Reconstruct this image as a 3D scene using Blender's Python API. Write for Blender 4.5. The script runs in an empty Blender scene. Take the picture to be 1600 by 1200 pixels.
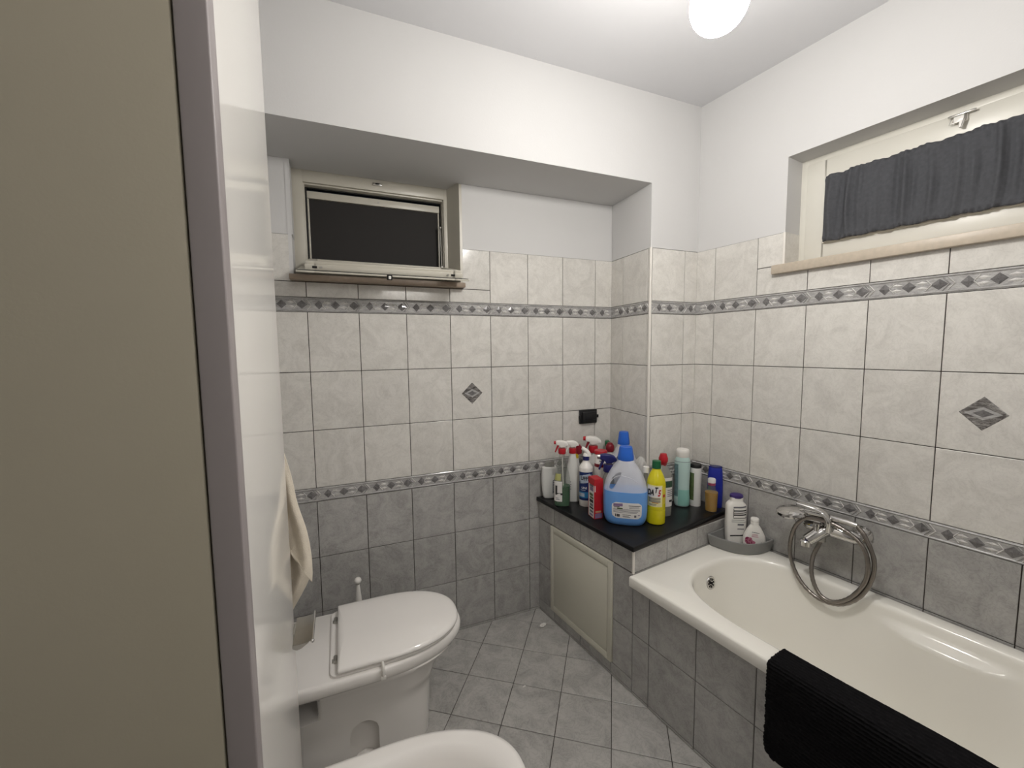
import bpy, bmesh, math, random
from mathutils import Vector, Matrix
from bisect import bisect_right
random.seed(7)
PI = math.pi
SC = bpy.context.scene
COL = SC.collection
V = Vector

# ------------------------------------------------------------------ materials
MATS = {}
def mat(name, color, rough=0.5, metal=0.0, spec=0.5, var=0.0, scale=20.0, bump=0.0, bscale=200.0,
        alpha=1.0, emit=None, estr=0.0, trans=0.0, ior=1.45, coat=0.0, sheen=0.0, island=0.0):
    if name in MATS: return MATS[name]
    m = bpy.data.materials.new(name); m.use_nodes = True
    nt = m.node_tree; N = nt.nodes; L = nt.links
    b = N['Principled BSDF']
    def inp(k, v):
        if k in b.inputs: b.inputs[k].default_value = v
    c = (color[0], color[1], color[2], 1)
    inp('Base Color', c); inp('Roughness', rough); inp('Metallic', metal); inp('Specular IOR Level', spec)
    inp('Alpha', alpha); inp('Transmission Weight', trans); inp('IOR', ior); inp('Coat Weight', coat)
    inp('Coat Roughness', 0.05); inp('Sheen Weight', sheen)
    if emit: inp('Emission Color', (*emit, 1)); inp('Emission Strength', estr)
    tc = N.new('ShaderNodeTexCoord')
    nz = N.new('ShaderNodeTexNoise'); nz.inputs['Scale'].default_value = scale; nz.inputs['Detail'].default_value = 6
    L.new(tc.outputs['Object'], nz.inputs['Vector'])
    hsv = N.new('ShaderNodeMix'); hsv.data_type = 'RGBA'; hsv.blend_type = 'MIX'
    hsv.inputs[6].default_value = (c[0]*(1-var), c[1]*(1-var), c[2]*(1-var), 1)
    hsv.inputs[7].default_value = (min(1, c[0]*(1+var)), min(1, c[1]*(1+var)), min(1, c[2]*(1+var)), 1)
    L.new(nz.outputs['Fac'], hsv.inputs[0])
    out = hsv.outputs[2]
    if island:
        g = N.new('ShaderNodeNewGeometry')
        mr = N.new('ShaderNodeMapRange'); mr.inputs[3].default_value = 1-island; mr.inputs[4].default_value = 1+island
        L.new(g.outputs['Random Per Island'], mr.inputs[0])
        mu = N.new('ShaderNodeMix'); mu.data_type = 'RGBA'; mu.blend_type = 'MULTIPLY'; mu.inputs[0].default_value = 1
        L.new(out, mu.inputs[6]); L.new(mr.outputs[0], mu.inputs[7]); out = mu.outputs[2]
    L.new(out, b.inputs['Base Color'])
    if bump:
        n2 = N.new('ShaderNodeTexNoise'); n2.inputs['Scale'].default_value = bscale; n2.inputs['Detail'].default_value = 3
        L.new(tc.outputs['Object'], n2.inputs['Vector'])
        bp = N.new('ShaderNodeBump'); bp.inputs['Strength'].default_value = bump; bp.inputs['Distance'].default_value = 0.002
        L.new(n2.outputs['Fac'], bp.inputs['Height']); L.new(bp.outputs['Normal'], b.inputs['Normal'])
    MATS[name] = m
    return m

def marble(name, base, dark, rough, amount=0.5, scale=9.0, island=0.03, stretch=(1, 1, 1)):
    """glazed ceramic tile with soft grey veining; every tile gets its own patch of the pattern"""
    if name in MATS: return MATS[name]
    m = bpy.data.materials.new(name); m.use_nodes = True
    nt = m.node_tree; N = nt.nodes; L = nt.links; b = N['Principled BSDF']
    tc = N.new('ShaderNodeTexCoord'); g = N.new('ShaderNodeNewGeometry')
    mul = N.new('ShaderNodeVectorMath'); mul.operation = 'SCALE'; mul.inputs[3].default_value = 37.0
    cx = N.new('ShaderNodeCombineXYZ')
    for i in range(3): L.new(g.outputs['Random Per Island'], cx.inputs[i])
    L.new(cx.outputs[0], mul.inputs[0])
    mp = N.new('ShaderNodeMapping'); mp.inputs['Scale'].default_value = stretch
    L.new(tc.outputs['Object'], mp.inputs['Vector'])
    add = N.new('ShaderNodeVectorMath'); add.operation = 'ADD'
    L.new(mp.outputs[0], add.inputs[0]); L.new(mul.outputs[0], add.inputs[1])
    n1 = N.new('ShaderNodeTexNoise'); n1.inputs['Scale'].default_value = scale; n1.inputs['Detail'].default_value = 8
    n1.inputs['Roughness'].default_value = 0.65; n1.inputs['Distortion'].default_value = 1.6
    L.new(add.outputs[0], n1.inputs['Vector'])
    n2 = N.new('ShaderNodeTexNoise'); n2.inputs['Scale'].default_value = scale*3.2; n2.inputs['Detail'].default_value = 6
    n2.inputs['Distortion'].default_value = 2.5
    L.new(add.outputs[0], n2.inputs['Vector'])
    r1 = N.new('ShaderNodeValToRGB')
    r1.color_ramp.elements[0].position = 0.36; r1.color_ramp.elements[0].color = (1, 1, 1, 1)
    r1.color_ramp.elements[1].position = 0.60; r1.color_ramp.elements[1].color = (0, 0, 0, 1)
    L.new(n1.outputs['Fac'], r1.inputs[0])
    r2 = N.new('ShaderNodeValToRGB')
    e = r2.color_ramp.elements
    e[0].position = 0.44; e[0].color = (0, 0, 0, 1); e[1].position = 0.56; e[1].color = (0, 0, 0, 1)
    k = r2.color_ramp.elements.new(0.5); k.color = (1, 1, 1, 1)
    L.new(n2.outputs['Fac'], r2.inputs[0])
    mx = N.new('ShaderNodeMath'); mx.operation = 'MULTIPLY_ADD'; mx.inputs[1].default_value = 0.55
    L.new(r2.outputs[0], mx.inputs[0]); L.new(r1.outputs[0], mx.inputs[2])
    am = N.new('ShaderNodeMath'); am.operation = 'MULTIPLY'; am.inputs[1].default_value = amount; am.use_clamp = True
    L.new(mx.outputs[0], am.inputs[0])
    mix = N.new('ShaderNodeMix'); mix.data_type = 'RGBA'
    mix.inputs[6].default_value = (*base, 1); mix.inputs[7].default_value = (*dark, 1)
    L.new(am.outputs[0], mix.inputs[0])
    mr = N.new('ShaderNodeMapRange'); mr.inputs[3].default_value = 1-island; mr.inputs[4].default_value = 1+island
    L.new(g.outputs['Random Per Island'], mr.inputs[0])
    mu = N.new('ShaderNodeMix'); mu.data_type = 'RGBA'; mu.blend_type = 'MULTIPLY'; mu.inputs[0].default_value = 1
    L.new(mix.outputs[2], mu.inputs[6]); L.new(mr.outputs[0], mu.inputs[7])
    L.new(mu.outputs[2], b.inputs['Base Color'])
    b.inputs['Roughness'].default_value = rough
    bp = N.new('ShaderNodeBump'); bp.inputs['Strength'].default_value = 0.015; bp.inputs['Distance'].default_value = 0.002
    L.new(n1.outputs['Fac'], bp.inputs['Height']); L.new(bp.outputs['Normal'], b.inputs['Normal'])
    MATS[name] = m
    return m

WT = marble('white_tile', (.69, .67, .63), (.49, .472, .44), .14, .45)
GT = marble('grey_tile', (.44, .43, .415), (.28, .273, .263), .22, .6)
FT = marble('floor_tile', (.48, .468, .445), (.31, .30, .285), .30, .7, scale=7)
LB = marble('border_tile', (.46, .452, .443), (.25, .245, .24), .12, .8, scale=16, stretch=(1, 1, 4))
LD = marble('border_dark', (.19, .184, .184), (.10, .095, .095), .12, .8, scale=30)
LL = marble('border_light', (.68, .665, .64), (.40, .39, .38), .12, .6, scale=30)
DI = marble('insert_stone', (.34, .325, .31), (.07, .063, .06), .2, 1.25, scale=6, stretch=(2.2, 2.2, 16))
GR = mat('grout', (.045, .036, .03), .9, var=.2)
PL = mat('plaster', (.585, .58, .575), .85, var=.015, scale=6, bump=.12, bscale=160)
CEIL = mat('ceiling_paint', (.64, .64, .655), .9, var=.01, bump=.08)
GLW = mat('glossy_white_wall', (.86, .84, .80), .07, var=.01, scale=3, ior=1.22)
MAUVE = mat('mauve_paint', (.30, .27, .27), .45, var=.03, scale=4)
BEIGE = mat('beige_door', (.42, .385, .30), .5, var=.03, scale=3, bump=.05, bscale=300)
TRIMW = mat('white_trim', (.72, .69, .64), .3, var=.05)
CREAMW = mat('window_paint', (.66, .642, .58), .35, var=.03, scale=6)
ALU = mat('window_frame_paint', (.50, .475, .41), .35, var=.06, scale=8)
BLACKR = mat('rubber', (.012, .012, .012), .7)
NIGHT = mat('fly_screen', (.016, .014, .013), .75, var=.2, scale=400)
MARBLE = mat('beige_stone', (.47, .405, .325), .4, var=.18, scale=60)
SILLB = mat('brown_stone', (.30, .235, .18), .45, var=.2, scale=60)
CER = mat('ceramic', (.84, .815, .785), .08, var=.01, scale=3, coat=.5)
ENA = mat('enamel', (.87, .85, .79), .16, var=.012, scale=3, coat=.3)
PLW = mat('white_plastic', (.82, .80, .76), .28, var=.02)
SEAT = mat('seat_plastic', (.86, .835, .805), .10, var=.01, coat=.4)
CHROME = mat('chrome', (.62, .61, .60), .10, metal=1, var=.04)
HOSE = mat('hose_metal', (.27, .245, .225), .28, metal=1, var=.1, scale=200)
STEEL = mat('satin_steel', (.50, .49, .46), .28, metal=1, var=.1, scale=40)
DARK = mat('dark_hole', (.01, .009, .008), .8)
BGRAN = mat('black_granite', (.009, .009, .010), .30, var=.5, scale=300, spec=.3)
PANEL = mat('cream_panel', (.62, .60, .51), .38, var=.015)
BLKP = mat('black_plastic', (.010, .010, .011), .4, var=.1)
BLKF = mat('black_chenille', (.0085, .0082, .009), .98, var=.4, scale=120, spec=.12)
CURT = mat('charcoal_cloth', (.072, .074, .081), .95, var=.25, scale=90, bump=.35, bscale=700, spec=.2)
TOWEL = mat('towel_cloth', (.76, .69, .58), .95, var=.08, scale=60, bump=.8, bscale=420, spec=.2)
GREYP = mat('grey_plastic', (.22, .22, .215), .42, var=.05)
RED = mat('red_plastic', (.42, .008, .018), .32, var=.05)
DRED = mat('dark_red_plastic', (.22, .008, .018), .35, var=.05)
GREENC = mat('green_cap', (.008, .10, .035), .35, var=.05)
BLUEC = mat('blue_cap', (.018, .12, .55), .3, var=.05)
NAVY = mat('navy_plastic', (.012, .014, .115), .34, var=.05)
NAVYL = mat('navy_label', (.012, .03, .14), .35, var=.15, scale=30)
CLOUD = mat('pale_blue_print', (.45, .52, .62), .4, var=.35, scale=40)
TEALP = mat('bright_blue_print', (.035, .22, .46), .4, var=.1)
BLUEB = mat('royal_blue_plastic', (.014, .026, .30), .3, var=.05)
YEL = mat('yellow_bottle_plastic', (.62, .55, .012), .22, var=.03)
YELD = mat('yellow_liquid', (.42, .40, .012), .25, var=.03)
YLAB = mat('pale_yellow_label', (.72, .66, .36), .4, var=.12, scale=25)
AQUA = mat('aqua_plastic', (.46, .62, .59), .28, var=.04)
AQUAD = mat('aqua_deep_plastic', (.27, .54, .48), .3, var=.04)
PALE = mat('pale_plastic', (.68, .68, .66), .3, var=.03)
CLOUDY = mat('cloudy_plastic', (.84, .85, .90), .3, var=.02, alpha=.45)
CLEAR = mat('clear_plastic', (.34, .37, .33), .12, var=.02, alpha=.20)
CLEARG = mat('grey_clear_plastic', (.35, .35, .32), .15, var=.1, alpha=.6)
WRAP = mat('wrinkled_film', (.75, .74, .70), .18, var=.05, alpha=.45)
BLIQ = mat('blue_liquid', (.13, .32, .70), .28, var=.04)
GLIQ = mat('green_liquid', (.003, .075, .018), .15, var=.05)
OLIQ = mat('amber_liquid', (.42, .21, .006), .2, var=.15)
LABW = mat('label_paper', (.72, .70, .68), .45, var=.03)
INK = mat('black_ink', (.015, .014, .016), .5)
INKG = mat('grey_ink', (.16, .16, .18), .5)
INKR = mat('red_ink', (.45, .012, .02), .5)
INKW = mat('white_ink', (.75, .77, .8), .5)
PINK = mat('pink_print', (.50, .17, .25), .45, var=.35, scale=60)
MAG = mat('magenta_print', (.22, .02, .07), .45, var=.3, scale=60)
PURP = mat('purple_cap', (.045, .025, .14), .35, var=.05)
PURPP = mat('purple_print', (.22, .15, .27), .45, var=.2)
REDBOX = mat('red_carton', (.44, .014, .02), .35, var=.06)
GREENP = mat('olive_print', (.09, .13, .05), .45, var=.6, scale=50)
TISSUE = mat('tissue', (.75, .73, .70), .9, var=.03)
LAMP = mat('lamp_glass', (1, .97, .92), .3, emit=(1.0, .968, .925), estr=128.0)
LAMP2 = mat('mirror_lamp_glass', (1, .97, .92), .3, emit=(1.0, .95, .88), estr=18.0)  # glow of the added fill lamp behind the camera

# ------------------------------------------------------------------ mesh helpers
class MB:
    def __init__(s): s.v = []; s.f = []; s.m = []; s.mats = []; s.sm = []
    def mi(s, m):
        if m not in s.mats: s.mats.append(m)
        return s.mats.index(m)
    def add(s, verts, faces, m, smooth=False, flip=False):
        o = len(s.v); k = s.mi(m)
        s.v.extend([tuple(p) for p in verts])
        for f in faces:
            f = [o+i for i in f]
            s.f.append(f[::-1] if flip else f); s.m.append(k); s.sm.append(smooth)
    def bm(s, bm, m, smooth=False, M=None):
        bm.verts.index_update()
        vs = [(M @ v.co) if M else v.co for v in bm.verts]
        s.add(vs, [[v.index for v in f.verts] for f in bm.faces], m, smooth)
        bm.free()
    def box(s, x0, x1, y0, y1, z0, z1, m, bev=0.0, seg=2, M=None, smooth=None):
        bm = bmesh.new(); bmesh.ops.create_cube(bm, size=1)
        for v in bm.verts:
            v.co = V(((x0+x1)/2 + v.co.x*(x1-x0), (y0+y1)/2 + v.co.y*(y1-y0), (z0+z1)/2 + v.co.z*(z1-z0)))
        if bev: bmesh.ops.bevel(bm, geom=bm.edges[:], offset=bev, segments=seg, affect='EDGES', profile=.5)
        s.bm(bm, m, bool(bev) if smooth is None else smooth, M)
    def prism(s, poly, h0, h1, m, axis='z', bev=0.0, M=None, seg=2, smooth=None):
        """poly in the plane across axis, extruded from h0 to h1"""
        bm = bmesh.new()
        def P(a, b, h):
            return V((a, b, h)) if axis == 'z' else (V((a, h, b)) if axis == 'y' else V((h, a, b)))
        lo = [bm.verts.new(P(a, b, h0)) for a, b in poly]; hi = [bm.verts.new(P(a, b, h1)) for a, b in poly]
        n = len(poly)
        bm.faces.new(lo[::-1]); bm.faces.new(hi)
        for i in range(n): bm.faces.new([lo[i], lo[(i+1) % n], hi[(i+1) % n], hi[i]])
        bmesh.ops.recalc_face_normals(bm, faces=bm.faces[:])
        if bev: bmesh.ops.bevel(bm, geom=bm.edges[:], offset=bev, segments=seg, affect='EDGES', profile=.5)
        s.bm(bm, m, bool(bev) if smooth is None else smooth, M)
    def loft(s, rings, m, cap0=True, cap1=True, smooth=True, closed=True):
        n = len(rings[0]); vs = [p for r in rings for p in r]; fs = []
        for i in range(len(rings)-1):
            for j in range(n if closed else n-1):
                a = i*n+j; b = i*n+(j+1) % n
                fs.append([a, b, b+n, a+n])
        if cap0: fs.append(list(range(n))[::-1])
        if cap1: fs.append([(len(rings)-1)*n+j for j in range(n)])
        s.add(vs, fs, m, smooth)
    def tube(s, pts, r, m, n=10, cap=True, taper=None):
        pts = [V(p) for p in pts]; rings = []; up = None
        for i, p in enumerate(pts):
            d = (pts[min(i+1, len(pts)-1)] - pts[max(i-1, 0)]).normalized()
            if up is None:
                up = d.orthogonal().normalized()
            up = (up - d*up.dot(d)).normalized(); w = d.cross(up)
            rr = taper[i] if taper else r
            rings.append([p + up*math.cos(2*PI*k/n)*rr + w*math.sin(2*PI*k/n)*rr for k in range(n)])
        s.loft(rings, m, cap, cap)
    def lathe(s, prof, m, n=28, c=(0, 0, 0), rx=1, ry=1, M=None, cap=True):
        rings = []
        for r, z in prof:
            ring = [V((c[0]+r*rx*math.cos(2*PI*k/n), c[1]+r*ry*math.sin(2*PI*k/n), c[2]+z)) for k in range(n)]
            rings.append([M @ p for p in ring] if M else ring)
        s.loft(rings, m, cap, cap)
    def ball(s, c, r, m, n=16, sz=1.0):
        k = n//2
        s.lathe([(max(1e-5, r*math.sin(PI*i/k)), -r*sz*math.cos(PI*i/k)) for i in range(k+1)], m, n, c)
    def build(s, name, parent=None, autosmooth=40):
        me = bpy.data.meshes.new(name); me.from_pydata(s.v, [], s.f); me.update()
        for m in s.mats: me.materials.append(m)
        me.polygons.foreach_set('material_index', s.m)
        me.polygons.foreach_set('use_smooth', s.sm)
        if autosmooth and any(s.sm): me.set_sharp_from_angle(angle=math.radians(14 if name.startswith(('wall_', 'floor')) and autosmooth == 40 else autosmooth))
        o = bpy.data.objects.new(name, me); COL.objects.link(o)
        if parent: o.parent = parent
        return o

def tag(o, label=None, cat=None, group=None, kind=None):
    if label: o['label'] = label
    if cat: o['category'] = cat
    if group: o['group'] = group
    if kind: o['kind'] = kind
    return o
def thing(name, label=None, cat=None, loc=(0, 0, 0), rz=0.0, group=None, kind=None):
    o = bpy.data.objects.new(name, None); COL.objects.link(o); o.empty_display_size = .05
    o.location = loc; o.rotation_euler = (0, 0, rz)
    return tag(o, label, cat, group, kind)

def spline(pts, n=8):
    """Catmull-Rom through the points"""
    P = [V(p) for p in pts]; P = [P[0]*2-P[1]] + P + [P[-1]*2-P[-2]]; out = []
    for i in range(1, len(P)-2):
        a, b, c, d = P[i-1:i+3]
        for k in range(n):
            t = k/n
            out.append(.5*((2*b) + (c-a)*t + (2*a-5*b+4*c-d)*t*t + (3*b-a-3*c+d)*t**3))
    out.append(P[-2]); return out

def text_shape(body, size, bold=.035):
    cu = bpy.data.curves.new('lettering', 'FONT'); cu.body = body; cu.size = size; cu.offset = size*bold
    cu.align_x = 'CENTER'; cu.align_y = 'CENTER'; cu.resolution_u = 3
    o = bpy.data.objects.new('lettering', cu); COL.objects.link(o)
    dg = bpy.context.evaluated_depsgraph_get()
    me = bpy.data.meshes.new_from_object(o.evaluated_get(dg))
    vs = [v.co.copy() for v in me.vertices]; fs = [list(p.vertices) for p in me.polygons]
    bpy.data.objects.remove(o); bpy.data.curves.remove(cu); bpy.data.meshes.remove(me)
    return vs, fs

# ------------------------------------------------------------------ frames
class Frame:
    """a wall face: u along it, z up, n out of it into the room"""
    def __init__(s, o, u): s.o = V((o[0], o[1], 0)); s.u = V((u[0], u[1], 0)).normalized(); s.n = s.u.cross(V((0, 0, 1)))
    def p(s, u, z, n=0.0): return s.o + s.u*u + s.n*n + V((0, 0, z))
    def M(s, u=0, z=0, n=0):
        """local x = along, y = out of the wall reversed (so -y faces the room), z up"""
        q = s.p(u, z, n); a = s.u; b = -s.n
        return Matrix(((a.x, b.x, 0, q.x), (a.y, b.y, 0, q.y), (0, 0, 1, q.z), (0, 0, 0, 1)))
A = -0.1306; XR = 1.7335
BK = Frame((0, 0), (1, 0))
YC = -0.329
CS = Frame((1.505, 0), (-.02, YC))
CF = Frame((1.485, YC), (1, 0))
RW = Frame((XR, 0), (-math.sin(A), -math.cos(A)))
AP = Frame((1.055, 0), (.1437, -.9896))
VH = AP.n * -1
UE = .655
CT = Frame(AP.p(UE, 0)[:2], VH[:2])
ZC = 2.55
H = .2477; L_ = .0598; R1 = 1.31
ZB = [0.0, R1-4*H-L_-H, R1-3*H-L_-H, R1-3*H-L_, R1-2*H-L_, R1-2*H, R1-H, R1, R1+H, R1+H+L_, R1+2*H+L_]
ZTOP = ZB[-1]

# ------------------------------------------------------------------ tiles
def cut(rects, hole):
    out = []
    for a0, a1, b0, b1 in rects:
        h0, h1, k0, k1 = hole
        if h1 <= a0 or h0 >= a1 or k1 <= b0 or k0 >= b1: out.append((a0, a1, b0, b1)); continue
        if k0 > b0: out.append((a0, a1, b0, k0))
        if k1 < b1: out.append((a0, a1, k1, b1))
        if h0 > a0: out.append((a0, h0, max(b0, k0), min(b1, k1)))
        if h1 < a1: out.append((h1, a1, max(b0, k0), min(b1, k1)))
    return out
G = .0014
def one_tile(mb, fr, a0, a1, b0, b1, m, th=.004, tilt=.00012, bev=.0013, g=G):
    a0 += g; a1 -= g; b0 += g; b1 -= g
    if a1-a0 < .004 or b1-b0 < .004: return
    bv = min(bev, (a1-a0)/3, (b1-b0)/3)
    t = [random.uniform(-tilt, tilt) for _ in range(2)]
    def top(u, z): return fr.p(u, z, t[0]*((u-a0)/(a1-a0)-.5) + t[1]*((z-b0)/(b1-b0)-.5))
    o = [fr.p(a0, b0, -.0008), fr.p(a1, b0, -.0008), fr.p(a1, b1, -.0008), fr.p(a0, b1, -.0008)]
    d = [fr.p(a0, b0, -th), fr.p(a1, b0, -th), fr.p(a1, b1, -th), fr.p(a0, b1, -th)]
    i = [top(a0+bv, b0+bv), top(a1-bv, b0+bv), top(a1-bv, b1-bv), top(a0+bv, b1-bv)]
    fs = [[8, 9, 10, 11]]
    for k in range(4):
        j = (k+1) % 4
        fs += [[k, j, 4+j, 4+k], [4+k, 4+j, 8+j, 8+k]]
    mb.add(d+o+i, fs, m)
def pyramid(mb, fr, poly, c, h, m, n0=.0):
    """a raised facet: polygon in (u, z) coming to a point at c"""
    vs = [fr.p(a, b, n0) for a, b in poly] + [fr.p(c[0], c[1], n0+h)]
    k = len(poly); mb.add(vs, [[i, (i+1) % k, k] for i in range(k)], m)
def border(mb, fr, a0, a1, z0, z1, j0, holes):
    """relief border strip; motif repeats every 20 cm from joint j0"""
    one_tile(mb, fr, a0, a1, z0, z1, LB, tilt=.0001, g=.0006)
    h = z1-z0; zc = (z0+z1)/2
    def bar(p, q, w, hh, m):
        p = V((p[0], p[1])); q = V((q[0], q[1])); d = (q-p).normalized()*w/2; e = V((-d.y, d.x))
        for t in (p, q):
            if not (a0+.001 < t.x < a1-.001): return
        a, b, c_, d_ = p+e, p-e, q-e, q+e
        mid = [fr.p(*p, hh), fr.p(*q, hh)]
        vs = [fr.p(*x, .0) for x in (a, b, c_, d_)] + mid
        mb.add(vs, [[0, 1, 4], [1, 2, 5, 4], [2, 3, 5], [3, 0, 4, 5]], m)
    for zz, s in ((z0+.0055, 1), (z1-.0055, -1)):
        vs = [fr.p(a0+.001, zz-.0035, 0), fr.p(a1-.001, zz-.0035, 0), fr.p(a1-.001, zz+.0035, 0), fr.p(a0+.001, zz+.0035, 0), fr.p(a0+.001, zz, .003), fr.p(a1-.001, zz, .003)]
        mb.add(vs, [[0, 1, 5, 4], [4, 5, 2, 3]], LB)
    k0 = math.floor((a0-j0)/.2)-1
    for k in range(k0, k0+40):
        b = j0+.2*k
        if b > a1+.2: break
        def dia(u, w, hh, m, ht):
            if u-w < a0+.001 or u+w > a1-.001: return
            pyramid(mb, fr, [(u-w, zc), (u, zc-hh), (u+w, zc), (u, zc+hh)], (u, zc), ht, m, .0003)
        dia(b+.108, .0185, .0175, LD, .003)
        dia(b+.045, .017, .0185, LD, .003)
        dia(b+.181, .021, .0175, LD, .003)
        for u in (b+.076, b+.140):
            for dz in (.0085, -.0085):
                if u-.016 > a0 and u+.016 < a1:
                    pyramid(mb, fr, [(u-.016, zc+dz), (u, zc+dz-.006), (u+.016, zc+dz), (u, zc+dz+.006)], (u, zc+dz), .003, LL, .0003)
        for (p, q) in (((b+.150, zc+.017), (b+.163, zc)), ((b+.163, zc), (b+.150, zc-.017)), ((b+.070, zc+.017), (b+.057, zc)), ((b+.057, zc), (b+.070, zc-.017))):
            bar(p, q, .004, .003, LL)
        for o in (.0, -.011):
            bar((b+.200+o, zc+.021), (b+.2165+o, zc), .004, .0036, LL if o == 0 else LB)
            bar((b+.2165+o, zc), (b+.200+o, zc-.021), .004, .0036, LL if o == 0 else LB)
def tile_face(mb, fr, u0, u1, j0, holes=(), rows=range(10), ztop=None, zbot=None):
    """courses of 20 x 25 tiles with the two relief borders"""
    for i in rows:
        z0, z1 = ZB[i], ZB[i+1]
        if ztop is not None: z1 = min(z1, ztop)
        if zbot is not None: z0 = max(z0, zbot)
        if z1-z0 < .004: continue
        isb = i in (4, 8)
        if isb:
            rects = [(u0, u1, z0, z1)]
            for h in holes: rects = cut(rects, h)
            for r in rects: border(mb, fr, r[0], r[1], r[2], r[3], j0, holes)
            continue
        m = GT if i < 4 else WT
        k = math.floor((u0-j0)/.2)
        while j0+.2*k < u1:
            a, b = max(u0, j0+.2*k), min(u1, j0+.2*(k+1)); k += 1
            if b-a < .004: continue
            rects = [(a, b, z0, z1)]
            for h in holes: rects = cut(rects, h)
            for r in rects: one_tile(mb, fr, *r, m)
def slab(mb, fr, u0, u1, z0, z1, m, n0=-.12, n1=-.004):
    mb.box(u0, u1, -n1, -n0, z0, z1, m, M=fr.M())
def insert_diamond(mb, fr, u, z, r):
    vs = [fr.p(u-r, z, .0004), fr.p(u, z-r, .0004), fr.p(u+r, z, .0004), fr.p(u, z+r, .0004)]
    q = r*.94
    vs2 = [fr.p(u-q, z, .0014), fr.p(u, z-q, .0014), fr.p(u+q, z, .0014), fr.p(u, z+q, .0014)]
    mb.add(vs+vs2, [[0, 1, 5, 4], [1, 2, 6, 5], [2, 3, 7, 6], [3, 0, 4, 7], [4, 5, 6, 7]], DI)
    for f, m, hh in ((.62, LB, .0016), (.36, LD, .0020)):
        w, h = r*f*1.25, r*f*.62
        mb.add([fr.p(u-w, z, .0015), fr.p(u, z-h, .0015), fr.p(u+w, z, .0015), fr.p(u, z+h, .0015),
                fr.p(u-w*.9, z, hh), fr.p(u, z-h*.9, hh), fr.p(u+w*.9, z, hh), fr.p(u, z+h*.9, hh)],
               [[0, 1, 5, 4], [1, 2, 6, 5], [2, 3, 7, 6], [3, 0, 4, 7], [4, 5, 6, 7]], m)

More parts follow.
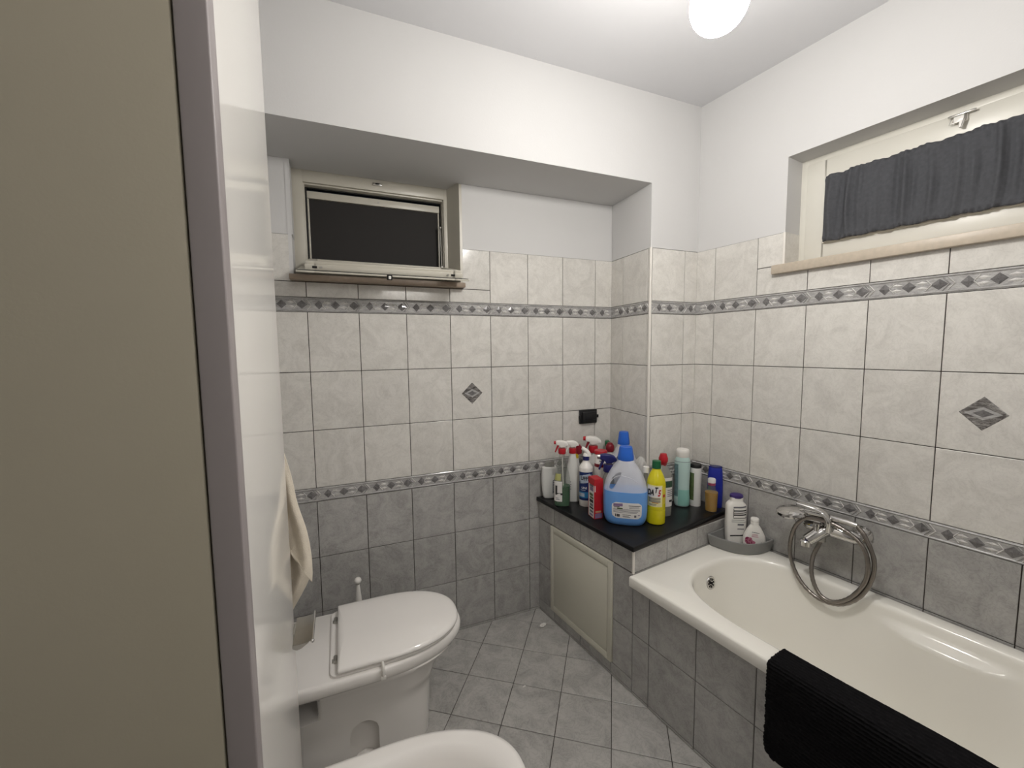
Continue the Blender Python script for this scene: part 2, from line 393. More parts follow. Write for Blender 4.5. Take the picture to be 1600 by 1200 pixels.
# ------------------------------------------------------------------ room shell
def shell():
    # window openings
    w1 = (-.047, .664, 1.680, 2.3)          # in the back wall
    w2 = (.738, 1.72, 1.733, 2.162)         # in the right-hand wall
    # back wall (the tiled niche under the beam)
    mb = MB()
    def holed(fr, u0, u1, z0, z1, m, hole, n0, n1):
        for r in cut([(u0, u1, z0, z1)], hole): slab(mb, fr, r[0], r[1], r[2], r[3], m, n0, n1)
    holed(BK, -.30, 1.52, 0, ZTOP, GR, w1, -.30, -.004)
    holed(BK, -.30, 1.52, ZTOP, 2.17, PL, w1, -.30, -.002)
    tile_face(mb, BK, -.129, 1.507, 0.0, [w1])
    insert_diamond(mb, BK, .7, (ZB[6]+ZB[7])/2, .052)
    # plastered reveals of the opening
    mb.box(-.056, -.042, .0, .15, 1.69, 2.2, PL); mb.box(-.056, .67, .0, .2, 2.163, 2.2, PL)
    mb.prism([(.654, .0), (.666, .0), (.666, .2), (.622, .2), (.622, .106)], 1.69, 2.2, ALU)
    q = random.Random(2)
    mb.prism([(-.0425, .0), (-.0385, .0), (-.040, .10), (-.0425, .10)], 1.865, 2.165, PL)
    tag(mb.build('wall_back'), kind='structure')
    # beam with its soffit
    mb = MB(); mb.box(-.30, 1.80, YC, -.0005, 2.157, ZC, PL); mb.prism([(1.5045, -.0005), (1.485, YC), (1.80, YC), (1.80, -.0005)], ZTOP+.0005, 2.157, PL)
    tag(mb.build('wall_beam'), kind='structure')
    # column at the end of the niche
    mb = MB()
    poly = [(1.505+.003, -.001), (1.485+.004, YC+.004), (1.80, YC+.004), (1.80, -.001)]
    mb.prism(poly, 0, ZTOP, GR)
    tile_face(mb, CS, -.002, CS_LEN, .107, rows=range(3, 10))
    tile_face(mb, CF, .001, 1.7790-1.485, .212, rows=range(3, 10))
    mb.tube([(1.4855, YC-.0005, .62), (1.4855, YC-.0005, ZTOP)], .0065, TRIMW, 12)
    tag(mb.build('wall_column'), kind='structure')
    # right-hand wall
    mb = MB()
    def holed2(z0, z1, m, n1):
        for r in cut([(.30, 2.62, z0, z1)], w2): slab(mb, RW, r[0], r[1], r[2], r[3], m, -.28, n1)
    holed2(0, ZTOP, GR, -.004); holed2(ZTOP, ZC, PL, -.002)
    tile_face(mb, RW, .330, 2.46, .4293, [w2])
    insert_diamond(mb, RW, 1.328, (ZB[6]+ZB[7])/2, .052)
    # tiled lower part of the window reveal with its white edge strip
    q = RW.M(.738, 0, 0)
    mb.box(-.004, .001, .002, .118, 1.735, ZTOP, WT, M=q)
    mb.box(-.006, .003, -.002, .006, 1.735, ZTOP, TRIMW, .002, M=q)
    tag(mb.build('wall_right'), kind='structure')
    # left: partition beside the sanitary ware, glazed white; recess wall behind the toilet
    mb = MB()
    mb.prism([(-.0065, -1.345), (-.031, -.70), (-.14, -.70), (-.30, -.70), (-.30, -1.345)], 0, ZC, GLW, bev=.0025, seg=2, smooth=False)
    tag(mb.build('wall_left'), kind='structure')
    mb = MB()
    mb.box(-.30, -.13, -.70, 0, 0, ZC, PL)
    tag(mb.build('wall_recess'), kind='structure')
    # entrance side, behind the camera
    mb = MB(); mb.box(-1.15, 2.35, -2.55, -2.42, 0, ZC, PL); tag(mb.build('wall_front'), kind='structure')
    mb = MB(); mb.box(-1.15, -1.02, -2.42, -1.38, 0, ZC, PL); tag(mb.build('wall_entrance'), kind='structure')
    mb = MB(); mb.box(-1.15, -.31, -1.34, -1.25, 0, ZC, PL); mb.box(-1.02, -.0065, -1.3445, -1.27, 2.14, ZC, PL); tag(mb.build('wall_side'), kind='structure')
    mb = MB(); mb.box(-1.15, 2.4, -2.55, .3, ZC, ZC+.1, CEIL); tag(mb.build('ceiling'), kind='structure')
    # floor: square tiles laid on the diagonal
    mb = MB(); mb.box(-1.15, 2.4, -2.55, .3, -.1, -.003, GR)
    o = V((.688, -.129)); di = V((.161, -.119)); dj = V((-.118, -.161))
    o3 = Frame((0, 0), (1, 0))
    class FF:
        def p(s, a, b, n=0.0):
            q = o + di.normalized()*a + dj.normalized()*(-b)
            return V((q.x, q.y, n))
    ff = FF()
    for i in range(-14, 16):
        for j in range(-14, 16):
            c = o + di*(i+.5) + dj*(j+.5)
            if -1.05 < c.x < 2.1 and -2.5 < c.y < .1:
                one_tile(mb, ff, .2*i, .2*i+.2, -.2*j-.2, -.2*j, FT, g=.0013, tilt=.0002)
    tag(mb.build('floor'), kind='structure')
    # low tiled wall: the boxed corner under the counter and the bath apron
    mb = MB()
    slab(mb, AP, .012, UE-.004, 0, .600, GR, -.06, -.004); slab(mb, AP, UE-.004, 2.40, 0, .462, GR, -.06, -.004)
    slab(mb, CT, .004, .665, 0, .600, GR, -.05, -.004)
    tile_face(mb, AP, .000, UE-.001, .136, [(.110, .545, .060, .504)], rows=range(0, 4), ztop=.600)
    tile_face(mb, AP, UE-.001, 2.40, .136, rows=range(0, 4), ztop=.462)
    tile_face(mb, CT, .001, .664, .2, rows=range(1, 4), ztop=.600, zbot=.40)
    p = AP.p(UE, 0, .0003)
    mb.tube([(p.x, p.y, .508), (p.x, p.y, .601)], .0055, TRIMW, 12)
    tag(mb.build('wall_apron'), kind='structure')
    # door frame edge and plain door next to the camera
    mb = MB(); mb.box(-.0290, .0012, -1.375, -1.3455, 0, 2.14, MAUVE, .0022, 3)
    tag(mb.build('trim_1'), kind='structure')
    d = thing('door_1', kind='structure')
    mb = MB(); mb.box(-1.0, -.0312, -1.3752, -1.3455, .008, 2.135, BEIGE, .0018, 2); mb.build('door_leaf', d)
    mb = MB()
    mb.lathe([(.024, 0), (.024, .006), (.01, .008), (.01, .045)], STEEL, 20, M=Matrix.Translation((-.92, -1.3752, 1.02)) @ Matrix.Rotation(PI/2, 4, 'X'))
    mb.box(-.925, -.81, -1.428, -1.416, 1.012, 1.028, STEEL, .005, 3); mb.build('door_handle', d)
CS_LEN = math.hypot(.02, YC)
shell()

# ------------------------------------------------------------------ window 1 (hopper window, sash folded down)
def window_one():
    w = thing('window_1', kind='structure', loc=(0, 0, 0))
    def ring(mb, x0, x1, z0, z1, wl, wr, wb, wt, y0, y1, m, bev=.002):
        mb.box(x0, x0+wl, y0, y1, z0, z1, m, bev); mb.box(x1-wr, x1, y0, y1, z0, z1, m, bev)
        mb.box(x0+wl*.9, x1-wr*.9, y0, y1, z1-wt, z1, m, bev); mb.box(x0+wl*.9, x1-wr*.9, y0, y1, z0, z0+wb, m, bev)
    mb = MB()
    ring(mb, -.043, .640, 1.703, 2.166, .045, .034, .05, .052, .105, .17, ALU)
    ring(mb, -.004, .612, 1.748, 2.120, .010, .010, .012, .012, .118, .17, ALU, .001)
    mb.build('window_frame', w)
    mb = MB(); mb.box(.285, .325, .097, .105, 2.136, 2.147, STEEL, .002); mb.box(.296, .314, .094, .098, 2.138, 2.145, DARK, .001)
    mb.build('strike_plate', w)
    mb = MB()
    ring(mb, .006, .602, 1.76, 2.109, .007, .007, .01, .005, .150, .172, BLACKR, .0005)
    mb.build('seal', w)
    mb = MB()
    mb.box(.013, .595, .148, .17, 2.062, 2.093, ALU, .002); mb.box(.013, .020, .152, .17, 1.765, 2.07, ALU, .001); mb.box(.588, .595, .152, .17, 1.765, 2.07, ALU, .001)
    mb.lathe([(.003, 0), (.003, .002)], STEEL, 10, M=Matrix.Translation((.31, .148, 2.077)) @ Matrix.Rotation(PI/2, 4, 'X'))
    mb.build('screen_frame', w)
    mb = MB(); mb.box(.018, .590, .160, .166, 1.77, 2.064, NIGHT); mb.build('fly_screen', w)
    # stay arm on the right jamb
    mb = MB(); mb.tube([(.592, .125, 1.98), (.594, .118, 1.85), (.590, .10, 1.765)], .004, STEEL, 8); mb.ball((.592, .123, 1.985), .008, STEEL, 10)
    mb.box(.586, .598, .10, .13, 1.765, 1.80, STEEL, .003)
    mb.build('stay_arm', w)
    # the sash, hinged at its lower edge and tipped into the room
    a = math.radians(13)
    S = Matrix.Translation((0, .085, 1.762)) @ Matrix.Rotation(a, 4, 'X')   # local -y runs into the room
    ln = .29
    mb = MB()
    def bar(x0, x1, y0, y1, z0, z1, b=.0015): mb.box(x0, x1, y0, y1, z0, z1, ALU, b, 2, M=S)
    # flange (faces down), body and glazing bead
    for (x0, x1, y0, y1) in ((-.020, .045, -ln, 0), (.572, .637, -ln, 0), (.04, .58, -ln, -ln+.065), (.04, .58, -.065, 0)):
        bar(x0, x1, y0, y1, -.012, -.005)
    for (x0, x1, y0, y1) in ((.010, .050, -ln+.012, -.01), (.567, .607, -ln+.012, -.01), (.04, .58, -ln+.012, -ln+.055), (.04, .58, -.05, -.01)):
        bar(x0, x1, y0, y1, -.003, .018)
    for (x0, x1, y0, y1) in ((.014, .046, -ln+.020, -.014), (.571, .603, -ln+.020, -.014), (.04, .58, -ln+.020, -ln+.05), (.04, .58, -.046, -.014)):
        bar(x0, x1, y0, y1, .017, .029)
    sash = mb.build('sash', w)
    mb = MB()
    mb.box(-.016, .633, -ln+.004, -ln+.01, -.0052, -.0028, BLACKR, M=S)
    for x in (.035, .56): mb.box(x, x+.016, -ln+.0105, -ln+.014, .004, .012, DARK, M=S)
    for x in (.065, .545): mb.lathe([(.0045, 0), (.0045, .003)], STEEL, 10, M=S @ Matrix.Translation((x, -ln+.0125, .008)) @ Matrix.Rotation(PI/2, 4, 'X'))
    mb.build('sash_seal', sash)
    mb = MB(); mb.box(.045, .572, -ln+.05, -.045, .004, .010, mat('pane_glass', (.5, .52, .52), .05, alpha=.35), M=S); mb.build('sash_glass', sash)
    mb = MB()
    mb.box(.300, .320, -ln-.008, -ln+.004, -.024, -.004, DARK, .002, M=S); mb.box(.305, .315, -ln-.011, -ln-.006, -.020, -.008, PLW, .002, M=S)
    mb.build('latch', sash)
    mb = MB(); mb.box(-.056, .666, -.042, .12, 1.682, 1.704, SILLB, .003, 2); mb.build('window_sill', w)
window_one()

# ------------------------------------------------------------------ window 2 (painted window over the bath)
def window_two():
    w = thing('window_2', kind='structure')
    Q = RW.M(0, 0, 0)          # local x along the wall, +y into the wall
    mb = MB()
    def fr(x0, x1, z0, z1, wd, y0, y1, m, b=.003):
        mb.box(x0, x0+wd, y0, y1, z0, z1, m, b, 2, M=Q); mb.box(x1-wd, x1, y0, y1, z0, z1, m, b, 2, M=Q)
        mb.box(x0+wd*.8, x1-wd*.8, y0, y1, z1-wd, z1, m, b, 2, M=Q); mb.box(x0+wd*.8, x1-wd*.8, y0, y1, z0, z0+wd, m, b, 2, M=Q)
    fr(.737, 1.722, 1.728, 2.164, .030, .112, .18, CREAMW)
    mb.build('window_frame', w)
    mb = MB(); fr(.762, 1.697, 1.750, 2.140, .074, .106, .17, CREAMW, .004)
    fr(.828, 1.631, 1.810, 2.074, .010, .100, .12, CREAMW, .003)
    sash = mb.build('sash', w)
    mb = MB(); mb.box(.83, 1.63, .14, .146, 1.81, 2.075, mat('night_glass', (.02, .022, .025), .05), M=Q); mb.build('pane', sash)
    mb = MB()
    mb.box(1.190, 1.222, .094, .106, 2.108, 2.132, PLW, .003, M=Q)
    mb.box(1.178, 1.242, .088, .096, 2.128, 2.134, STEEL, .002, M=Q)
    mb.box(1.205, 1.215, .086, .096, 2.088, 2.112, PLW, .003, M=Q)
    mb.tube([Q @ V((1.218, .092, 2.134)), Q @ V((1.218, .088, 2.112)), Q @ V((1.212, .086, 2.086))], .003, STEEL, 8)
    mb.tube([Q @ V((1.186, .092, 2.122)), Q @ V((1.182, .09, 2.108)), Q @ V((1.206, .09, 2.108))], .002, STEEL, 8)
    mb.build('latch', w)
    mb = MB(); mb.box(.700, 1.76, -.024, .13, 1.697, 1.734, MARBLE, .003, 2, M=Q); mb.build('window_sill', w)
    # gathered curtain stretched over the glass
    mb = MB(); nu, nz = 420, 44
    t0, t1, z0, z1 = .838, 1.630, 1.812, 2.068
    rnd = random.Random(3); ph = [(rnd.uniform(60, 230), rnd.uniform(0, 6.28), rnd.uniform(.3, 1)) for _ in range(9)]
    vs = []
    for k in range(nz+1):
        f = k/nz
        for i in range(nu+1):
            x = t0+(t1-t0)*i/nu
            lean = .012*math.sin(9*x)*math.sin(PI*f)
            d = sum(a*math.sin(w_*(x+lean*(.5+.5*math.sin(w_)))+p+1.3*f*math.sin(p)) for w_, p, a in ph)/2.6
            amp = .0045+.0065*math.sin(PI*min(1, max(0, f)))
            hem = .003*math.exp(-((f-.06)/.03)**2)+.003*math.exp(-((f-.93)/.03)**2)
            ruff = .0035*math.sin(310*x+2*math.sin(40*x)) * (1 if f < .04 or f > .955 else .0)
            zz = z0+(z1-z0)*f + (.0022*math.sin(95*x+1)+.0018*math.sin(41*x) if f > .97 else 0) + (.0018*math.sin(83*x) if f < .03 else 0)
            fold = abs(d)**1.3*(1 if d > 0 else -1)
            vs.append(Q @ V((x, .0845-min(.014, max(-.0085, amp*fold))-hem-ruff, zz)))
    n = nu+1
    mb.add(vs, [[k*n+i, k*n+i+1, (k+1)*n+i+1, (k+1)*n+i] for k in range(nz) for i in range(nu)], CURT, True)
    c = mb.build('curtain', None, None)
    m = c.modifiers.new('thickness', 'SOLIDIFY'); m.thickness = .0012
    tag(c, 'charcoal gathered curtain stretched across the high window above the bath', 'curtain')
    mb = MB()
    for z in (1.824, 2.054): mb.tube([Q @ V((.834, .0975, z)), Q @ V((1.632, .0975, z))], .0022, PLW, 8)
    mb.build('curtain_rod', c)
window_two()

# ------------------------------------------------------------------ lamp
def lamps():
    t = thing('ceiling_lamp', 'glowing white globe lamp hanging on a short cord from the ceiling', 'lamp', (.952, -1.160, 2.185))
    mb = MB(); mb.ball((0, 0, 0), .064, LAMP, 28); mb.build('lamp_globe', t)
    mb = MB(); mb.lathe([(.024, .056), (.028, .068), (.024, .12), (.012, .13)], PLW, 24); mb.build('lamp_holder', t)
    mb = MB(); mb.tube([(0, 0, .13), (0, 0, .352)], .004, PLW, 8); mb.build('cord', t)
    mb = MB(); mb.lathe([(.016, .329), (.046, .345), (.05, .365)], PLW, 28); mb.build('ceiling_rose', t)
    t = thing('wall_lamp', 'long white lamp on the wall behind the viewer, above a mirror', 'lamp', (.75, -2.42, 2.0))  # added out of view behind the camera as fill light for the room
    mb = MB(); mb.box(-.25, .25, 0, .03, -.04, .04, CHROME, .004); mb.build('lamp_base', t)
    mb = MB(); mb.tube([(-.23, .07, 0), (.23, .07, 0)], .035, LAMP2, 20)
    mb.box(-.2, -.18, .02, .05, -.01, .01, CHROME); mb.box(.18, .2, .02, .05, -.01, .01, CHROME)
    mb.build('lamp_tube', t)
lamps()

# ------------------------------------------------------------------ counter and access panel
def counter():
    mb = MB()
    a = AP.p(.004, 0, .014); b = AP.p(UE+.012, 0, .014); c = RW.p(.535, 0, .001); d = RW.p(.337, 0, .003)
    poly = [(1.039, -.002), (b.x, b.y), (c.x, c.y), (d.x-.006, YC-.008), (1.478, YC-.008), (1.500, -.002)]
    mb.prism(poly, .601, .622, BGRAN, bev=.004, seg=3)
    tag(mb.build('countertop'), 'black polished stone countertop over the tiled box in the corner, crowded with cleaning bottles', 'countertop')
    t = thing('access_panel', 'flat cream access panel set into the grey tiled box below the black countertop', 'panel', AP.p(.3275, .282, 0))
    t.rotation_euler = (0, 0, math.atan2(AP.u.y, AP.u.x))
    w, h = .2165, .2215; iw, ih = .192, .192
    mb = MB()
    for (x0, x1, z0, z1) in ((-w, -iw, -h, h), (iw, w, -h, h), (-iw, iw, ih, h), (-iw, iw, -h, -ih)):
        mb.box(x0, x1, -.007, .010, z0, z1, PANEL, .001)
    pf = mb.build('panel_frame', t)
    mb = MB(); mb.box(-iw+.0022, iw-.0022, -.0062, .010, -ih+.0022, ih-.0022, PANEL, .0012); mb.build('panel_door', t)
    mb = MB(); mb.box(-w+.003, w-.003, .006, .012, -h+.003, h-.003, DARK); mb.build('panel_back', t)
counter()

# ------------------------------------------------------------------ bathtub
def bathtub():
    t = thing('bathtub', 'white enamelled bathtub set behind a grey tiled apron under the curtained window', 'bathtub', AP.p(UE+.002, 0, 0))
    # local frame: x along the bath towards the viewer, y across towards the wall
    t.rotation_euler = (0, 0, math.atan2(AP.u.y, AP.u.x))
    def P(u, v, z): return V((u, v, z))     # AP.u is local x, VH is local y
    LEN, V0, V1 = 1.70, -.025, .652
    ZR = .508
    o0, o1 = .098, LEN-.10; vc, b, cap = .318, .272, .37
    NN = 200
    def opening(ins):
        """rounded-end outline, inset by ins"""
        aL, aR, B = cap-ins, cap-ins, b-ins
        uL, uR = o0+cap, o1-cap
        pts = []
        for k in range(NN):
            th = 2*PI*k/NN
            c, s = math.cos(th), math.sin(th); n = 2.7
            cu = abs(c)**(2/n)*(1 if c > 0 else -1); sv = abs(s)**(2/n)*(1 if s > 0 else -1)
            pts.append(((uR if c > 0 else uL) + (aR if c > 0 else aL)*cu, vc+B*sv))
        return pts
    # add points along straight sides by resampling evenly
    def resample(pts):
        n = len(pts); L = [0]
        for i in range(n):
            a, b2 = pts[i], pts[(i+1) % n]; L.append(L[-1]+math.hypot(b2[0]-a[0], b2[1]-a[1]))
        out = []
        for k in range(NN):
            d = L[-1]*k/NN; i = min(n-1, bisect_right(L, d)-1); f = (d-L[i])/max(1e-9, L[i+1]-L[i])
            a, b2 = pts[i], pts[(i+1) % n]; out.append((a[0]+(b2[0]-a[0])*f, a[1]+(b2[1]-a[1])*f))
        return out
    cx, cy = LEN/2, vc
    base = resample(opening(0))
    def outer(ins):
        out = []
        for (u, v) in base:
            du, dv = u-cx, v-cy
            ks = []
            if du: ks.append(((LEN-ins-cx) if du > 0 else (cx-ins))/abs(du))
            if dv: ks.append(((V1-ins-cy) if dv > 0 else (cy-V0-ins))/abs(dv))
            k = min(ks); out.append([cx+du*k, cy+dv*k])
        for c in ((ins, V0+ins), (LEN-ins, V0+ins), (LEN-ins, V1-ins), (ins, V1-ins)):
            j = min(range(NN), key=lambda i: (out[i][0]-c[0])**2+(out[i][1]-c[1])**2); out[j] = [c[0], c[1]]
        for q in out:
            if q[1] > cy: q[1] -= .0145*q[0]*(q[1]-cy)/(V1-cy)
        return out
    rings = []
    rings.append([P(u, v, .463) for u, v in outer(.016)])
    rings.append([P(u, v, .463) for u, v in outer(.003)])
    rings.append([P(u, v, .467) for u, v in outer(.0)])
    rings.append([P(u, v, .500) for u, v in outer(.0)])
    rings.append([P(u, v, .5055) for u, v in outer(.0025)])
    rings.append([P(u, v, ZR) for u, v in outer(.009)])
    levels = [(-.004, ZR), (.002, ZR-.0012), (.007, ZR-.005), (.011, ZR-.012), (.013, .487), (.0145, .476), (.016, .466), (.0175, .458), (.019, .450), (.0205, .442), (.022, .432), (.024, .42), (.029, .40), (.034, .37), (.040, .34), (.05, .28), (.06, .22), (.072, .18), (.09, .15), (.115, .132), (.15, .124)]
    for ins, z in levels:
        pts = resample(opening(ins)) if ins != 0 else base
        r = []
        for (u, v) in pts:
            # moulded arm rest along the wall side
            if v > vc+.12:
                t_ = max(0, min(1, (.470-z)/.028)); w = math.exp(-((u-.745)/.125)**4)*t_*t_*(3-2*t_)*max(0, min(1, (z-.15)/.30))
                v -= .040*w
            r.append(P(u, v, z))
        rings.append(r)
    mb = MB(); mb.loft(rings, ENA, cap0=False, cap1=True)
    mb.build('bath_shell', t, 50)
    # overflow grille on the end wall
    mb = MB()
    c = V((.1195, .318, .432)); M = Matrix.Translation(c) @ Matrix.Rotation(math.radians(82), 4, 'Y')
    mb.lathe([(.027, -.002), (.027, .002), (.025, .0045), (.021, .0035), (.0001, .0035)], CHROME, 32, M=M)
    for k in range(8):
        a = 2*PI*k/8
        q = M @ Matrix.Rotation(a, 4, 'Z') @ Matrix.Translation((.0145, 0, .0038))
        mb.prism([(-.0055, -.0022), (.0045, -.0042), (.0045, .0042), (-.0055, .0022)], 0, .0006, DARK, M=q)
    mb.lathe([(.0055, .0035), (.0055, .007), (.003, .009)], DARK, 14, M=M)
    mb.build('overflow_grille', t)
    mb = MB(); mb.lathe([(.03, 0), (.03, .003), (.02, .004), (.0001, .003)], CHROME, 28, c=(.33, .318, .1235)); mb.build('drain', t)
bathtub()

# ------------------------------------------------------------------ black bath mat over the bath edge
def bath_mat():
    # profile across the rim (v, z), from inside the bath over the rim and down the outside
    prof = [(.074, .405), (.067, .46), (.058, .500), (.048, .520), (.02, .5215), (-.012, .5215), (-.032, .519), (-.042, .505), (-.044, .47), (-.044, .40), (-.044, .33), (-.045, .245)]
    path = spline([(a, b, 0) for a, b in prof], 60)
    L = [0]
    for i in range(1, len(path)): L.append(L[-1]+(path[i]-path[i-1]).length)
    tot = L[-1]; pitch = .0105; nr = int(tot/pitch); ns = nr*6
    u0, u1 = 1.188, 1.80; nu = 170
    rnd = random.Random(11)
    kn = [[rnd.uniform(-1, 1) for _ in range(nu+1)] for _ in range(nr+2)]
    vs = []; th = .009
    def at(d):
        i = min(len(path)-2, max(0, bisect_right(L, d)-1)); f = (d-L[i])/max(1e-9, L[i+1]-L[i])
        p = path[i].lerp(path[i+1], f); tg = (path[i+1]-path[i]).normalized()
        return p, V((tg.y, -tg.x, 0))
    for k in range(ns+1):
        d = tot*k/ns; p, nrm = at(d)
        if nrm.y < 0 and p.x > -.03 or nrm.x > .5 and p.x < 0: pass
        ridx = d/pitch; rb = abs(math.sin(PI*ridx)); ri = int(ridx)
        edge = min(d, tot-d)
        for i in range(nu+1):
            u = u0+(u1-u0)*i/nu
            ee = min(u-u0, edge)
            # rounded corner of the hanging end
            uo = u
            dd = tot-d
            r = .028
            if dd < r and u-u0 < r*1.0:
                q = r-max(0, r*r-(r-max(0, dd))**2)**.5; uo = u0+q+(u-u0)*(1-q/r)
            h = .0062*rb + .0022*kn[ri][i]*rb + .0012*math.sin(u*1500+ri*2.1)*rb
            h *= min(1, max(.0, ee/.004))
            swell = .010*math.exp(-((u-1.55)/.16)**2)*(1 if p.y > .5 else 0)*math.exp(-((p.x-.03)/.04)**2)
            n2 = -nrm
            vs.append((uo, p.x + n2.x*h, p.y + n2.y*h + swell))
    n = nu+1
    fs = [[k*n+i, (k+1)*n+i, (k+1)*n+i+1, k*n+i+1] for k in range(ns) for i in range(nu)]
    M = Matrix.Translation(AP.p(0, 0, 0)) @ Matrix.Rotation(math.atan2(AP.u.y, AP.u.x), 4, 'Z')
    mb = MB(); mb.add([M @ V(q) for q in vs], fs, BLKF, True)
    o = mb.build('bath_mat', None, None)
    m = o.modifiers.new('thickness', 'SOLIDIFY'); m.thickness = .006; m.offset = -1
    tag(o, 'black ribbed chenille bath mat hanging over the front edge of the bathtub', 'bath mat')
bath_mat()

# ------------------------------------------------------------------ bath mixer and hand shower
def W(s, z, off): return RW.p(s, z, off)
def mixer():
    t = thing('bath_mixer', 'chrome lever bath mixer on the tiled wall above the bathtub', 'tap', W(.985, .70, 0))
    t.rotation_euler = (0, 0, math.atan2(RW.u.y, RW.u.x))
    inv = t.matrix_basis.inverted()
    def X(s, z, off): return inv @ W(s, z, off)
    mb = MB()
    for s in (.905, 1.055):
        M = Matrix.Translation(X(s, .700, 0)) @ Matrix.Rotation(PI/2, 4, 'X')
        mb = MB(); mb.lathe([(.033, .0), (.033, .006), (.024, .022), (.016, .026), (.016, .055)], CHROME, 24, M=M); mb.build('wall_flange', t)
    mb = MB()
    pts = [X(.890, .700, .062), X(.90, .700, .062), X(.93, .702, .064), X(.96, .706, .066), X(1.0, .706, .066), X(1.03, .702, .064), X(1.06, .700, .062), X(1.072, .700, .062)]
    mb.tube(pts, .02, CHROME, 20, taper=[.014, .020, .023, .027, .027, .023, .020, .014])
    mb.lathe([(.026, 0), (.028, .01), (.027, .035), (.022, .046), (.001, .05)], CHROME, 24, c=X(.978, .712, .072))
    mb.build('mixer_body', t)
    mb = MB()
    pts = spline([X(.972, .705, .072), X(.958, .694, .098), X(.944, .676, .118), X(.932, .662, .132)], 6)
    mb.tube(pts, .018, CHROME, 18, taper=[.026-.006*i/(len(pts)-1) for i in range(len(pts))])
    mb.lathe([(.0195, 0), (.0195, .018), (.016, .022)], CHROME, 20, c=X(.929, .641, .134)); mb.build('spout', t)
    mb = MB(); mb.lathe([(.0145, 0), (.0145, .022), (.012, .026)], STEEL, 18, c=X(.950, .648, .062))
    mb.build('hose_outlet', t)
    mb = MB(); mb.lathe([(.009, .0), (.009, .03), (.012, .033), (.012, .042), (.001, .045)], CHROME, 16, c=X(.955, .69, .115)); mb.build('diverter', t)
    mb = MB()
    pts = spline([X(.986, .712, .092), X(.990, .742, .100), X(.978, .770, .106), X(.952, .786, .113), (X(.920, .792, .120)), X(.890, .795, .126)], 8)
    rings = []
    n = len(pts)
    for i, p in enumerate(pts):
        f = i/(n-1); wd = .021-.007*f; th = .0125-.0085*f
        d = (pts[min(i+1, n-1)]-pts[max(0, i-1)]).normalized(); side = V((.0, 1, .0)); side = (side-d*side.dot(d)).normalized(); up = side.cross(d)
        rings.append([p+side*wd*math.cos(2*PI*k/16)+up*th*math.sin(2*PI*k/16) for k in range(16)])
    mb.loft(rings, CHROME); mb.build('lever', t)
    mb = MB()
    mb.box(-.022, .022, -.105, -.060, .040, .048, CHROME, .003, 3); mb.build('cradle', t)
    # hand shower lying in the cradle, with its hose
    h = thing('hand_shower', 'chrome hand shower resting on the bath mixer, its steel hose hanging in two loops', 'shower', W(.95, .75, .09))
    h.rotation_euler = t.rotation_euler
    inv2 = h.matrix_basis.inverted()
    def Y(s, z, off): return inv2 @ W(s, z, off)
    mb = MB()
    pts = [Y(.90, .757, .095), Y(.95, .759, .093), Y(1.0, .760, .092), Y(1.04, .760, .090), Y(1.068, .758, .088)]
    mb.tube(pts, .011, CHROME, 16, taper=[.0095, .0105, .011, .011, .0095]); mb.build('handle', h)
    mb = MB()
    c = Y(.858, .742, .098)
    M = Matrix.Translation(c) @ Matrix.Rotation(math.radians(-9), 4, 'Y') @ Matrix.Rotation(math.radians(18), 4, 'X')
    mb.lathe([(.030, -.013), (.040, -.010), (.043, -.003), (.040, .006), (.026, .013), (.001, .015)], CHROME, 32, M=M, rx=1.35)
    mb.lathe([(.034, -.0135), (.001, -.0137)], GREYP, 28, M=M, rx=1.3)
    mb.tube([Y(.89, .752, .096), Y(.905, .757, .095)], .012, CHROME, 14); mb.build('spray_head', h)
    mb = MB()
    pts = spline([Y(1.066, .758, .088), Y(1.092, .728, .090), Y(1.122, .655, .092), Y(1.118, .575, .098), Y(1.085, .500, .108), Y(1.030, .454, .116),
                  Y(.965, .449, .118), Y(.905, .485, .112), Y(.868, .548, .104), Y(.858, .615, .096), Y(.872, .685, .092), Y(.910, .732, .096), Y(.965, .745, .104),
                  Y(1.025, .738, .104), Y(1.082, .706, .102), Y(1.108, .650, .102), Y(1.106, .575, .106), Y(1.070, .500, .114), Y(1.022, .461, .122),
                  Y(.978, .468, .122), Y(.946, .520, .112), Y(.936, .580, .090), Y(.944, .630, .068), Y(.950, .650, .062)], 14)
    L = 0; tp = []
    for i, p in enumerate(pts):
        if i: L += (p-pts[i-1]).length
        tp.append(.0073+.0005*math.sin(L*900))
    mb.tube(pts, .0075, HOSE, 10, taper=tp); mb.build('hose', h, 60)
mixer()

